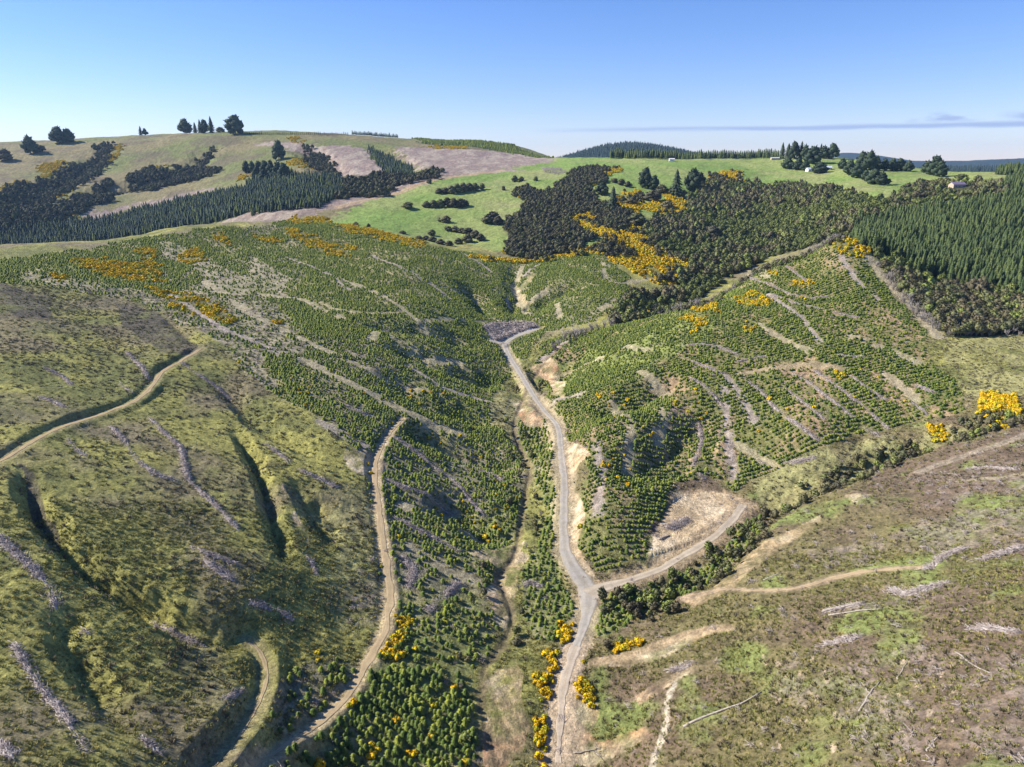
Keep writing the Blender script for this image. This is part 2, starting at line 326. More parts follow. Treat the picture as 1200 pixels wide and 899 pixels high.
PINEF = area([(1000,262),(1040,256),(1100,247),(1200,230),(1300,220),(1300,352),(1200,350),(1150,340),(1100,328),(1060,313),(1030,297),(1005,285)], rmin=380, warp=4)
PINEH = area([(1166,226),(1178,214),(1200,207),(1270,202),(1270,236),(1200,233),(1180,236)], [('g',1168,830),('g',1300,740),('g',1320,1000),('g',1180,960)], rmin=560, warp=4)
GORSE = area(  # dense gold patches
 [(83,305),(130,302),(190,315),(195,330),(150,330),(100,318)], [(173,337),(215,343),(250,352),(272,375),(268,383),(235,370),(205,362),(175,345)], [(210,300),(235,290),(243,296),(240,305),(215,312)],
 [(253,275),(268,272),(268,290),(255,288)], [(293,273),(335,282),(335,288),(295,280)], [(337,268),(352,270),(410,295),(410,303),(370,296),(340,280)], [(400,284),(420,288),(420,296),(402,293)],
 [(160,292),(178,292),(192,320),(185,328),(165,305)], [(55,322),(72,322),(74,330),(58,330)],
 [(395,262),(425,266),(440,270),(500,284),(498,291),(470,287),(430,277),(398,270)], [(337,255),(385,256),(380,262),(340,264)], [(375,765),(392,765),(390,778),(374,778)], [(318,375),(332,378),(330,386),(318,384)], **NEARL)
GORSE2 = area([(670,254),(690,250),(706,262),(722,276),(750,266),(775,296),(806,304),(802,322),(780,338),(755,326),(740,316),(700,298),(670,300),(684,290),(712,280),(690,276),(672,268)],
 [(722,234),(735,224),(745,222),(758,240),(776,236),(786,222),(800,226),(804,240),(800,256),(788,256),(770,248),(756,246),(744,252),(728,246)],
 [(833,206),(850,201),(865,201),(868,214),(850,218),(833,216)], [(705,205),(720,196),(729,200),(713,207)], [(555,300),(600,305),(640,304),(680,296),(672,300),(640,308),(600,309),(560,306)], rmin=560)
GORSE3 = area([(974,286),(984,276),(1010,278),(1020,290),(1005,300),(984,299)], [(860,350),(885,340),(905,352),(895,362),(870,358)], [(873,380),(887,380),(887,392),(875,390)], [(802,372),(835,345),(848,352),(830,380),(806,392)],
 [(900,318),(910,318),(910,324),(900,324)], [(935,330),(950,328),(950,338),(936,336)], [(938,344),(946,344),(946,352),(938,352)], [(980,434),(996,437),(994,446),(980,442)], rmax=505)
GORSE4 = area([(1147,467),(1153,457),(1173,455),(1190,467),(1193,490),(1170,499),(1150,489)], [(1128,426),(1138,426),(1152,450),(1146,457),(1134,442)], [(1093,500),(1105,497),(1117,507),(1100,511)], [(1127,488),(1140,488),(1140,496),(1127,497)], [(1160,498),(1183,495),(1184,502),(1165,502)],
 [(628,768),(640,758),(664,766),(664,785),(654,802),(650,830),(640,838),(636,815),(628,798)], [(634,838),(652,832),(654,870),(640,880),(630,862)], [(630,820),(642,815),(640,835),(630,830)], [(622,840),(640,842),(646,862),(630,878),(624,862)], [(626,884),(646,884),(646,899),(626,899)], [(655,722),(678,728),(676,750),(662,758),(654,745)], [(650,790),(658,800),(656,825),(650,818)],
 [(678,770),(689,770),(687,782),(678,780)], [(679,792),(692,792),(700,812),(700,832),(690,834),(680,815)], [(722,757),(752,751),(750,760),(732,770),(722,768)], [(670,818),(684,818),(684,826),(670,825)],
 [(455,722),(482,720),(475,745),(470,770),(448,780),(442,765)], [(318,882),(345,862),(352,872),(330,892)], [(430,867),(452,870),(448,890),(428,892)], [(390,842),(410,812),(420,800),(425,815),(405,840)], [(480,880),(492,880),(492,890),(480,890)], [(284,872),(296,872),(296,885),(284,885)], [(360,855),(380,842),(384,850),(365,865)], [(242,880),(250,880),(250,899),(242,899)], rmax=330)
GORSE5 = area([(43,195),(70,187),(87,197),(75,213),(50,213)], [(120,177),(143,168),(143,182),(125,194)], [(57,232),(90,217),(90,225),(60,238)], [(177,194),(200,194),(198,202),(180,201)], [(342,161),(360,162),(354,169),(342,167)], [(337,189),(360,186),(370,193),(342,198)], [(277,204),(292,205),(290,212),(280,211)], [(82,256),(95,250),(97,258),(86,262)],
 [(505,171),(545,172),(545,175),(505,174)], [(355,180),(366,182),(362,188),(350,186)], [(0,222),(20,213),(30,210),(20,222),(0,232)], [(225,196),(250,196),(248,199),(228,199)], rmin=800, warp=14)
BUSH_F = area([(-20,240),(30,217),(60,210),(80,194),(113,187),(117,172),(128,169),(127,183),(117,200),(100,213),(77,223),(50,236),(20,262),(-20,270)], [(-20,275),(40,246),(83,233),(123,226),(127,235),(100,245),(77,259),(50,265),(-20,282)],
 [(155,207),(173,197),(200,201),(220,192),(247,175),(255,172),(242,188),(232,198),(250,201),(268,195),(262,200),(233,212),(200,219),(173,225),(153,220)], [(114,212),(132,213),(132,227),(116,226)],
 [(357,169),(380,182),(396,198),(393,206),(367,192)], [(400,214),(440,208),(512,200),(512,206),(493,213),(460,220),(450,229),(400,234)], rmin=750, warp=16)
PINEL = area([(-40,275),(0,270),(80,262),(123,257),(160,248),(200,238),(240,230),(287,222),(313,200),(330,200),(353,206),(400,210),(400,232),(367,246),(333,247),(280,253),(247,262),(200,270),(100,285),(-40,296)], [(433,172),(453,178),(480,194),(484,205),(457,203),(435,185)], rmin=800, warp=8)
SLASHA = area([(362,172),(400,170),(433,174),(456,198),(445,206),(400,205),(395,196),(375,180)], [(462,172),(500,173),(587,177),(640,184),(650,190),(600,196),(587,201),(513,206),(505,200),(483,192)], [(180,236),(110,248),(80,262),(97,262),(133,252),(200,236),(262,219),(235,221)], [(285,170),(345,165),(380,172),(360,178),(330,172)],rmin=820, warp=16)
SLASHB = area([(245,264),(290,250),(340,243),(390,236),(440,227),(505,206),(560,201),(610,197),(610,200),(520,209),(460,227),(430,237),(400,243),(370,250),(340,258),(300,262)], rmin=630, warp=10)
YPLANT = area([('g',500,1500),('g',560,1480),('g',620,1400),('g',655,1330),('g',600,1600),('g',480,1750)], warp=20)
PADD = area([('g',345,690),('g',380,680),('g',450,640),('g',560,660),('g',620,600),('g',800,620),('g',1000,640),('g',1100,700),('g',1180,800),('g',1300,1000),('g',1300,1300),('g',900,1500),('g',690,1500),('g',640,1320),('g',600,1150),('g',520,1010),('g',440,850),('g',395,760)], warp=14)
DIRT = area([(660,490),(668,528),(690,533),(679,543),(668,562),(683,590),(686,615),(678,636),(686,660),(696,672),(684,676),(667,650),(664,600),(660,550),(654,500)],
 [(757,652),(765,622),(780,592),(790,577),(830,573),(870,580),(873,594),(850,614),(800,642),(765,662)],
 [(698,768),(733,770),(767,757),(800,744),(845,730),(850,738),(810,755),(770,775),(720,782)], [(745,818),(770,800),(800,787),(840,770),(836,775),(800,796),(775,812),(750,828)], [(655,899),(660,860),(662,820),(680,800),(700,820),(705,838),(690,860),(700,870),(755,850),(765,862),(720,885),(690,899)],
 [(566,899),(566,860),(572,830),(566,800),(580,785),(600,770),(614,790),(612,815),(620,850),(612,880),(590,899)], [(800,702),(850,678),(867,653),(910,628),(962,603),(960,612),(920,640),(880,668),(860,690),(810,712)],
 [(400,530),(440,525),(450,545),(440,562),(405,550)], [(345,598),(350,600),(363,640),(359,640),(343,615)], [(330,568),(334,568),(337,588),(333,586)], [(620,432),(640,420),(655,432),(640,448)], [(987,582),(1010,577),(1027,577),(1000,590)],
 [(605,330),(625,318),(625,325),(612,335),(618,360),(610,362),(600,340)], [(570,690),(600,640),(620,650),(600,700),(590,740)], [(798,245),(815,238),(818,250),(806,256)], [(545,645),(590,638),(612,632),(606,645),(575,660)], [(600,462),(640,470),(635,500),(612,498)], [(575,700),(592,690),(598,720),(585,735)], [(640,440),(662,446),(664,470),(648,462)], warp=5)
STRAW = area([(572,462),(600,452),(622,478),(630,505),(612,520),(590,507),(572,490)], [(1000,288),(1012,286),(1030,315),(1060,352),(1105,395),(1095,400),(1060,362),(1022,322)], [(1098,400),(1190,392),(1230,395),(1230,460),(1160,470),(1130,470),(1110,420)], [(880,560),(960,530),(1060,505),(1120,490),(1140,500),(1040,535),(960,570),(900,600)], [(430,600),(455,600),(470,700),(440,740)], [(380,600),(430,560),(440,640),(438,720),(400,740),(370,690),(400,650)], warp=6)
SCRUB_AND_SHADE = area([(0,330),(57,349),(57,368),(17,368),(0,356)], [(133,355),(173,362),(213,388),(233,405),(220,418),(187,411),(147,384)], [(18,540),(40,560),(66,620),(60,640),(40,620)], [(0,350),(60,358),(60,372),(20,372),(0,360)], warp=5)  # brown scrub patches; the third outline paints the shaded gully wall dark
PURP = area([(1060,750),(1200,770),(1230,800),(1230,850),(1120,830),(1080,790)], [(960,720),(1060,700),(1120,682),(1110,705),(1010,715)], [(1010,640),(1120,600),(1230,590),(1230,640),(1100,650)], [(1060,560),(1200,540),(1230,570),(1100,590)], [(960,745),(1012,742),(1005,760),(965,762)], [(950,645),(1040,635),(1030,660),(960,665)], [(390,700),(450,640),(450,720),(410,745)], [(1000,860),(1060,820),(1200,850),(1230,899),(1000,899)],[(920,765),(1060,760),(1050,850),(900,830)], warp=10)
PAD = area([(565,382),(578,378),(625,377),(632,383),(610,391),(595,397),(578,402),(572,392)], warp=2)

# ------------------------------------------------------------------ ground colours (own colour, plus painted shade in the left gully)
C3 = lambda *c: np.array(c)
COLR = np.zeros(H.shape + (3,), np.float32)
nL = fbm(GX, GY, 45, 3, 31); nM = fbm(GX, GY, 10, 4, 32); nS = fbm(GX, GY, 2.6, 3, 33); nS2 = fbm(GX, GY, 1.5, 3, 34); nT = fbm(GX, GY, 25, 4, 35)
def mixc_(a, b, t): return a + (b - a) * t[..., None]
def ctr(n, lo=.35, hi=.65): return np.clip((n - lo) / (hi - lo), 0, 1)
yg, ol, br, tan_, straw = C3(.31,.29,.085), C3(.17,.175,.06), C3(.20,.16,.11), C3(.33,.25,.15), C3(.36,.31,.16)
scrub = mixc_(mixc_(np.broadcast_to(ol, COLR.shape), yg, ctr(nM * .6 + nL * .4, .38, .62)), br, ctr(nT, .5, .68) * .75)
COLR[:] = scrub
def lay(M, c, k=1.0, n=None, lo=.35, hi=.65):
    global COLR
    t = np.clip(M * k, 0, 1)
    if n is not None: t = t * ctr(n, lo, hi)
    c = np.broadcast_to(c, COLR.shape) if getattr(c, 'ndim', 1) == 1 else c
    COLR = mixc_(COLR, c, t)
right_hill = sst(640, 700, PXG) * (RG < 330)
lay(right_hill, mixc_(mixc_(np.broadcast_to(C3(.175,.15,.07), COLR.shape), C3(.17,.125,.085), ctr(nT, .36, .56)), C3(.19,.215,.07), ctr(nM, .54, .7)))
farL = sst(620, 720, RG)
past = mixc_(np.broadcast_to(C3(.155,.17,.06), COLR.shape), C3(.21,.175,.09), ctr(fbm(GX, GY, 120, 5, 41), .40, .60) * .9)
past = mixc_(past, C3(.14,.11,.075), ctr(fbm(GX, GY, 45, 4, 44), .56, .68) * .7)
lay(farL, past)
pg = mixc_(np.broadcast_to(C3(.175,.255,.06), COLR.shape), C3(.245,.285,.09), ctr(fbm(GX, GY, 90, 4, 42), .4, .62))
pg = mixc_(pg, C3(.26,.25,.11), ctr(fbm(GX, GY, 40, 4, 43), .58, .74) * .6)
lay(PADD, pg)
gr_pl = mixc_(mixc_(np.broadcast_to(C3(.20,.21,.075), COLR.shape), C3(.34,.29,.15), ctr(nM * .5 + nT * .5, .44, .6)), C3(.24,.2,.16), ctr(nL, .56, .7) * .6)
PL = np.maximum.reduce([PLANT_L, PLANT_V, PLANT_P, PLANT_B])
lay(PL, gr_pl); lay(PLANT_C, mixc_(np.broadcast_to(C3(.19,.185,.07), COLR.shape), C3(.31,.23,.13), ctr(nM * .6 + nT * .4, .42, .58)))
lay(CBARE, C3(.36,.25,.15), .8, nM, .3, .55)
CGRN = area([(640,430),(700,402),(760,380),(830,345),(850,330),(870,345),(850,375),(800,410),(740,440),(680,470),(650,460)], rmax=505)
lay(CGRN, C3(.22,.27,.07), .85, nM, .3, .55)
lay(BARE, mixc_(np.broadcast_to(C3(.36,.31,.19), COLR.shape), C3(.29,.25,.19), nS), .8, nM * .5 + nS * .5, .25, .5)
lay(STRAW, C3(.31,.29,.13), .8, nM, .3, .6)
lay(SCRUB_AND_SHADE, C3(.10,.085,.07), .85, nM, .2, .45)  # dark scrub colour, also laid as painted shade in the left gully
SC_ = []
for q_ in range(60):
    cx_, cy_ = random.uniform(880, 1150), random.uniform(770, 890); rr_ = random.uniform(1.5, 5)
    SC_.append([(cx_ - rr_, cy_ - rr_ * .8), (cx_ + rr_, cy_ - rr_ * .5), (cx_ + rr_ * .7, cy_ + rr_), (cx_ - rr_ * .4, cy_ + rr_ * 1.3)])
SCAR = area(*SC_, rmax=330, warp=1.5); lay(SCAR, C3(.46,.36,.25), .8)
lay(PURP, C3(.24,.19,.16), .6, nM * .4 + nS * .6, .42, .6)
for M in (BUSH_C, BUSH_R, BUSH_B, BUSH_S, BUSH_F): lay(M, C3(.07,.07,.035))
for M in (PINEF, PINEL, PINEH): lay(M, C3(.045,.055,.025))
lay(YPLANT, C3(.07,.1,.035), .8)
for M in (GORSE, GORSE2, GORSE3, GORSE4, GORSE5): lay(M, C3(.16,.15,.05), .7)
sl_ = mixc_(np.broadcast_to(C3(.25,.19,.165), COLR.shape), C3(.33,.27,.22), ctr(fbm(GX, GY * .3, 12, 3, 51), .45, .6))
lay(np.maximum(SLASHA, SLASHB * .9), sl_, .95)
dc = mixc_(np.broadcast_to(C3(.47,.34,.2), COLR.shape), C3(.58,.47,.31), ctr(nM, .4, .6)); dc = mixc_(dc, C3(.40,.22,.12), ctr(nT, .6, .72))
lay(DIRT, dc, np.where(right_hill > .5, .68, .9), nS * .6 + nM * .4, .36, .60)
BK = area([(662,492),(668,520),(690,528),(692,533),(681,541),(667,556),(672,572),(684,588),(686,612),(678,634),(684,655),(700,672),(686,678),(668,655),(662,620),(664,590),(660,545)], [(672,590),(686,600),(684,612),(674,612)], [(622,428),(650,436),(662,450),(640,446)], warp=3)
lay(BK, mixc_(np.broadcast_to(C3(.56,.38,.22), COLR.shape), C3(.62,.50,.33), ctr(nM, .4, .6)), .9, nS, .2, .45)
BLK0 = BK
LM = area([(762,648),(768,622),(782,595),(795,580),(830,576),(868,583),(870,593),(848,612),(800,638)], warp=2)
lay(LM, mixc_(np.broadcast_to(C3(.50,.38,.23), COLR.shape), C3(.64,.52,.35), ctr(nM, .35, .6)), .92)
lay(PAD, mixc_(np.broadcast_to(C3(.26,.23,.22), COLR.shape), C3(.36,.32,.3), nS2))
def stain(pl, hw, c, k=.8, soft=1.0):
    ix, d, s, t, _ = near(pl, hw + soft); q = (1 - sst(hw, hw + soft, d + (nS[ix] - .5) * soft * 1.6)) * k
    COLR[ix] = COLR[ix] + (c - COLR[ix]) * q[:, None]
stain(ROAD, 2.9, C3(.42,.34,.22), .75, 2.4); stain(ROAD2, 3.2, C3(.36,.27,.17), .8, 2)
for t in (T1, T2): stain(t, 1.1, C3(.31,.26,.13), .6, 1.3)
stain(T3, 1.5, C3(.44,.34,.2), .85, 1.8)
for t, c, hw in ((T4, C3(.38,.28,.17), .9), (T5, C3(.36,.27,.18), .7), (T6, C3(.48,.42,.32), .5), (T7, C3(.34,.28,.2), .8), (T8, C3(.36,.3,.2), .8), (T9, C3(.36,.28,.17), 1.4), (T10, C3(.38,.32,.18), 1.2), (T12, C3(.38,.34,.24), 3), (T11, C3(.40,.28,.18), 4)): stain(t, hw, c, .85, hw)
_k = int(np.hypot(*(ROAD - np.array(hit(677, 760))).T).argmin()); stain(ROAD[:_k + 1], 2.6, C3(.48,.37,.25), .9, 2.8)
stain(STREAM, .5, C3(.17,.13,.08), .7, 1.2)
stain(FEN, 2.2, C3(.38,.32,.22), .8, 2)
LINES = [[(435,300),(479,317),(505,333),(530,352),(545,360)], [(400,328),(413,333),(438,343),(457,352)], [(354,421),(390,440),(428,458),(479,484),(512,499),(540,508)], [(376,495),(405,513),(430,522)], [(435,374),(457,388)], [(442,388),(428,407)],
 [(541,297),(560,306),(575,319)], [(567,377),(530,374),(500,376)], [(615,308),(600,333),(615,359),(633,374)], [(632,310),(615,322)], [(707,308),(707,326),(725,333),(765,326)], [(690,370),(710,360),(732,348)], [(593,341),(597,355)], [(651,352),(656,372)], [(640,340),(620,352)],
 [(633,421),(650,408),(666,399)], [(732,407),(758,410)], [(750,436),(780,451)], [(652,469),(681,462)], [(865,300),(905,330)], [(240,330),(300,372),(340,390)], [(200,345),(260,385),(320,410)], [(380,320),(430,338),(470,360),(500,385)], [(300,345),(350,350),(400,372)], [(330,300),(380,318),(410,340)],
 [(350,395),(400,420),(450,440),(500,455)], [(460,395),(500,415),(540,425)], [(480,430),(520,455),(570,470)], [(500,330),(530,340),(560,348)], [(655,435),(680,425),(705,420)], [(700,520),(705,560),(700,600)], [(720,470),(740,500),(735,540)], [(780,480),(770,510)], [(900,345),(940,372),(960,400)],
 [(890,380),(920,400),(950,412)], [(1000,395),(1040,410),(1075,425)], [(850,440),(870,465),(885,495)], [(860,520),(905,545)], [(1040,440),(1060,455),(1072,468)], [(985,300),(1005,330),(1030,352)], [(480,640),(520,668),(560,680)], [(470,590),(510,600),(560,622)], [(850,455),(852,500),(860,560)]]
for i_, g_ in enumerate(LINES):
    _l = smooth_pl(W(g_, rmax=760)); stain(_l, .9 + .5 * (i_ % 3), C3(.37,.32,.2) if i_ % 3 else C3(.36,.30,.26), .8, 2.2)
far_forest = sst(2300, 2700, RG) * (1 - 0 * RG)
lay(far_forest, C3(.03,.045,.04))
# fine mottling of turf, litter and soil
COLR *= (.72 + .56 * ctr(nS2, .25, .75))[..., None]
COLR *= (.85 + .3 * nS)[..., None]
COLR = np.clip(COLR, .01, .8)
H += (nS2 - .5) * .35 * (1 - np.clip(PATH, 0, 1))
VISC = (CZ - H) / RG
VIS = VISC <= np.minimum.accumulate(VISC, axis=0) + .004

# ------------------------------------------------------------------ materials
def mat(name):
    m = bpy.data.materials.new(name); m.use_nodes = True; t = m.node_tree; p = t.nodes['Principled BSDF']
    p.inputs['Roughness'].default_value = .92; p.inputs['Specular IOR Level'].default_value = .15
    return m, t, p
def ramp(t, src, stops):
    r = N(t, 'ShaderNodeValToRGB'); e = r.color_ramp.elements
    while len(e) < len(stops): e.new(.5)
    for k, (p, c) in enumerate(stops): e[k].position = p; e[k].color = (*c, 1)
    t.links.new(src, r.inputs[0]); return r.outputs[0]
def noise(t, scale, detail=3, vec='Object', rough=.55):
    c = N(t, 'ShaderNodeTexCoord'); n = N(t, 'ShaderNodeTexNoise'); n.inputs['Scale'].default_value = scale; n.inputs['Detail'].default_value = detail; n.inputs['Roughness'].default_value = rough
    t.links.new(c.outputs[vec], n.inputs['Vector']); return n.outputs['Fac']
def mulc(t, a, b):
    m = N(t, 'ShaderNodeMix', data_type='RGBA', blend_type='MULTIPLY'); m.inputs[0].default_value = 1
    t.links.new(a, m.inputs[6]); t.links.new(b, m.inputs[7]); return m.outputs[2]
def bump(t, p, src, dist, st=1.0):
    b = N(t, 'ShaderNodeBump'); b.inputs['Distance'].default_value = dist; b.inputs['Strength'].default_value = st
    t.links.new(src, b.inputs['Height']); t.links.new(b.outputs[0], p.inputs['Normal'])
m_land, t, p = mat('land')
at = N(t, 'ShaderNodeAttribute', attribute_name='Col')
nz = noise(t, 1.3, 7, rough=.8)
t.links.new(mulc(t, at.outputs['Color'], ramp(t, nz, [(.3, (.36, .37, .38)), (.5, (1, 1, 1)), (.7, (1.8, 1.72, 1.6))])), p.inputs['Base Color'])
bump(t, p, noise(t, .9, 7, rough=.7), .9, .8)
m_road, t, p = mat('packed_gravel'); at = N(t, 'ShaderNodeAttribute', attribute_name='Col')
t.links.new(mulc(t, at.outputs['Color'], ramp(t, noise(t, 2.2, 6, rough=.7), [(.3, (.82, .82, .82)), (.7, (1.16, 1.15, 1.13))])), p.inputs['Base Color'])
bump(t, p, noise(t, 3, 5, rough=.7), .08, .6)
def simple(name, stops, scale=6, detail=4, bd=0, vec='Object', rnd=.0):
    m, t, p = mat(name); nz = noise(t, scale, detail, vec); c = ramp(t, nz, stops)
    if rnd:
        oi = N(t, 'ShaderNodeObjectInfo'); c = mulc(t, c, ramp(t, oi.outputs['Random'], [(0, (1 - rnd,) * 3), (1, (1 + rnd,) * 3)]))
    t.links.new(c, p.inputs['Base Color'])
    if bd: bump(t, p, noise(t, scale * 1.7, 5, vec), bd)
    return m
def foliage(name, cols, rnd_cols, scale=1.2):
    """leaf colour: patches inside one plant times the plant's own tint"""
    m, t, p = mat(name); oi = N(t, 'ShaderNodeObjectInfo')
    c = ramp(t, noise(t, scale, 3), [(.35 + .3 * k / max(1, len(cols) - 1), cc) for k, cc in enumerate(cols)])
    r = ramp(t, oi.outputs['Random'], [(k / max(1, len(rnd_cols) - 1), cc) for k, cc in enumerate(rnd_cols)])
    t.links.new(mulc(t, c, r), p.inputs['Base Color']); p.inputs['Roughness'].default_value = .8
    return m
M_gravel = simple('gravel', [(.3, (.24, .235, .23)), (.5, (.34, .33, .32)), (.7, (.44, .42, .39))], .6, 8, .05)
M_dirt = simple('dirt_track', [(.3, (.27, .21, .12)), (.5, (.36, .28, .17)), (.7, (.44, .35, .22))], .5, 7, .05)
M_pine = foliage('young_pine_needles', [(.10, .145, .03), (.20, .235, .06)], [(.6, .7, .7), (.85, .95, .9), (1, 1, 1), (1.3, 1.2, 1.0), (1.6, 1.45, .95)], 1.5)
M_mpine = foliage('pine_needles', [(.045, .072, .03), (.105, .14, .052)], [(.55, .62, .65), (.85, .9, .9), (1, 1, 1), (1.2, 1.15, 1), (1.5, 1.3, 1.1)], .5)
M_cyp = foliage('conifer_foliage', [(.035, .052, .032), (.065, .09, .05)], [(.8, .8, .8), (1.2, 1.2, 1.1)], .5)
M_nat = foliage('native_bush_leaves', [(.10, .10, .055), (.18, .168, .095)], [(.7, .66, .7), (.95, .85, .9), (1, 1, .9), (1.2, 1.35, .85), (.75, .85, .8), (1.15, 1.0, 1.0), (1.6, 2.0, .9), (.85, .95, .75)], .6)
M_kan = foliage('dark_scrub_leaves', [(.075, .073, .045), (.135, .128, .078)], [(.7, .7, .7), (.9, .88, .9), (1.1, 1.05, 1), (1.1, 1.3, .85), (1.45, 1.35, 1.25)], .6)
M_gor = foliage('gorse_flowers', [(.15, .18, .03), (.40, .33, .02), (.80, .50, .008), (.90, .60, .010)], [(.85, .75, .8), (1, .95, 1), (1.0, 1.02, 1), (.6, .85, 2)], 2.2)
M_tus = foliage('tussock_grass', [(.22, .22, .065), (.40, .37, .13)], [(.6, .66, .7), (.85, .9, .8), (1, 1, 1), (1.25, 1.1, 1.05)], 1.2)
M_heath = foliage('low_brown_scrub', [(.15, .13, .085), (.25, .205, .15)], [(.8, .8, .8), (1, 1, 1), (1.2, 1.3, .8)], 1.2)
M_bark = simple('grey_bark', [(.3, (.12, .10, .085)), (.7, (.24, .21, .18))], 5, 5, .02)
M_dead = simple('dead_branches', [(.3, (.22, .19, .165)), (.7, (.42, .38, .35))], 3, 4, 0, rnd=.2)
M_wood = simple('weathered_slash_wood', [(.25, (.22, .18, .155)), (.5, (.40, .34, .31)), (.75, (.60, .54, .49))], .8, 6, 0)
M_log = simple('silvery_log_wood', [(.3, (.28, .24, .2)), (.7, (.5, .44, .37))], 2, 5, 0)
M_wall = simple('painted_weatherboard', [(.3, (.66, .65, .62)), (.7, (.76, .75, .72))], 3, 4, 0)
M_roofg = simple('pale_roof_iron', [(.3, (.42, .46, .52)), (.7, (.52, .56, .62))], 2, 4, 0)
M_roofp = simple('purple_grey_roof_iron', [(.3, (.16, .13, .2)), (.7, (.22, .18, .26))], 2, 4, 0)
M_brick = simple('cream_wall', [(.3, (.46, .36, .26)), (.7, (.56, .46, .35))], 3, 4, 0)
M_glass = simple('window_glass', [(.3, (.03, .04, .05)), (.7, (.06, .07, .09))], 3, 2, 0)
M_rock = simple('grey_rock', [(.3, (.25, .24, .23)), (.7, (.45, .43, .41))], 1.5, 5, .1)
M_post = simple('fence_timber', [(.3, (.3, .27, .23)), (.7, (.42, .38, .33))], 4, 4, 0)

# ------------------------------------------------------------------ object helpers
def mesh(name, V, Fc, m, uv=None):
    me = bpy.data.meshes.new(name); V = np.asarray(V, np.float32).reshape(-1, 3)
    if isinstance(Fc, np.ndarray):
        k = Fc.shape[1]; n = len(Fc)
        me.vertices.add(len(V)); me.vertices.foreach_set('co', V.ravel()); me.loops.add(n * k); me.loops.foreach_set('vertex_index', Fc.astype(np.int32).ravel())
        me.polygons.add(n); me.polygons.foreach_set('loop_start', np.arange(0, n * k, k, dtype=np.int32)); me.update(calc_edges=True)
    else: me.from_pydata([tuple(map(float, v)) for v in V], [], Fc); me.update()
    if m: me.materials.append(m)
    return me
def ob(name, me, parent=None, loc=None, link=True):
    o = bpy.data.objects.new(name, me)
    if link: col.objects.link(o)
    if parent: o.parent = parent
    if loc is not None: o.location = loc
    return o
def tag(o, label=None, cat=None, group=None, kind=None):
    if label: o['label'] = label
    if cat: o['category'] = cat
    if group: o['group'] = group
    if kind: o['kind'] = kind
    return o
def gz(x, y): return float(samp(H, np.array([x]), np.array([y]))[0])

# ground sheet
idx = np.arange(NR * NT).reshape(NR, NT)
Q = np.stack([idx[:-1, :-1], idx[:-1, 1:], idx[1:, 1:], idx[1:, :-1]], -1).reshape(-1, 4)
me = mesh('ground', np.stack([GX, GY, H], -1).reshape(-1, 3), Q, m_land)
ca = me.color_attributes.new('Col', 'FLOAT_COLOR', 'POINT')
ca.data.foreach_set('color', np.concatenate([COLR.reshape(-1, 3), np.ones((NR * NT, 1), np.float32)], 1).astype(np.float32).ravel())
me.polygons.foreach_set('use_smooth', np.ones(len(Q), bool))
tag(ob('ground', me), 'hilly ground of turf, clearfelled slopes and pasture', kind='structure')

# road ribbons laid on their benches
_d = np.hypot(*(ROAD - np.array(hit(677, 760))).T); _k = int(_d.argmin()); ROADG = ROAD[_k:]; ROADL = ROAD[:_k + 2]
def ribbon(name, pl, hw, m, label, lift=.07, wob=.5, green=.1):
    L = np.r_[0, np.cumsum(np.hypot(*np.diff(pl, axis=0).T))]; n = int(L[-1] / .7)
    tt = np.linspace(0, L[-1], n); x = np.interp(tt, L, pl[:, 0]); y = np.interp(tt, L, pl[:, 1])
    k = 4; xs = np.convolve(np.pad(x, k, 'edge'), np.ones(2 * k + 1) / (2 * k + 1), 'valid'); ys = np.convolve(np.pad(y, k, 'edge'), np.ones(2 * k + 1) / (2 * k + 1), 'valid')
    dx = np.gradient(xs); dy = np.gradient(ys); d = np.hypot(dx, dy); nx, ny = -dy / d, dx / d
    hh = hw if not callable(hw) else hw(tt / L[-1])
    V = []; offs = np.array([-1, -.8, -.62, -.4, -.18, 0, .18, .4, .62, .8, 1])
    wl = hh + (fbm(tt, tt * 0, 5, 3, 61) - .5) * wob * 2; wr = hh + (fbm(tt, tt * 0 + 9, 5, 3, 62) - .5) * wob * 2
    Cc = []
    m = C3(*m) if isinstance(m, tuple) else m
    for o_ in offs:
        ww = np.where(o_ < 0, wl, wr) * o_; X = xs + nx * ww; Y = ys + ny * ww
        Z = samp(H, X, Y) + (lift if abs(o_) < .95 else -.14); V.append(np.stack([X, Y, Z], -1))
        g0 = np.stack([samp(COLR[..., q], X, Y) for q in range(3)], -1)
        tr = {0: .55, 1: 0.0}.get(abs(o_), None)
        k_ = np.interp(abs(o_), [0, .28, .5, .8, 1], [1 - green, .95, 1, .75, .05]) * (.75 + .5 * fbm(X, Y, 1.7, 3, 63))
        tn = m * (.78 + .44 * fbm(X, Y, 1.3, 4, 64))[:, None] * (1.1 if .3 < abs(o_) < .7 else .92)
        Cc.append(g0 + (tn - g0) * np.clip(k_, 0, 1)[:, None])
    V = np.stack(V, 1).reshape(-1, 3); K = len(offs); ii = np.arange(n * K).reshape(n, K)
    Fq = np.stack([ii[:-1, 1:], ii[:-1, :-1], ii[1:, :-1], ii[1:, 1:]], -1).reshape(-1, 4)
    mm = mesh(name, V, Fq, m_road); mm.polygons.foreach_set('use_smooth', np.ones(len(Fq), bool))
    ca = mm.color_attributes.new('Col', 'FLOAT_COLOR', 'POINT'); ca.data.foreach_set('color', np.concatenate([np.stack(Cc, 1).reshape(-1, 3), np.ones((len(V), 1))], 1).astype(np.float32).ravel())
    return tag(ob(name, mm), label, kind='structure')
GRV = (.37, .335, .285)
ribbon('gravel_road', ROADG, lambda t: np.interp(t, [0, .05, .085, .12, .17, .25, .6, 1], [1.4, 1.8, 3.4, 3.2, 2.0, 1.6, 1.45, 2.1]), GRV, 'grey gravel road running up the valley floor')
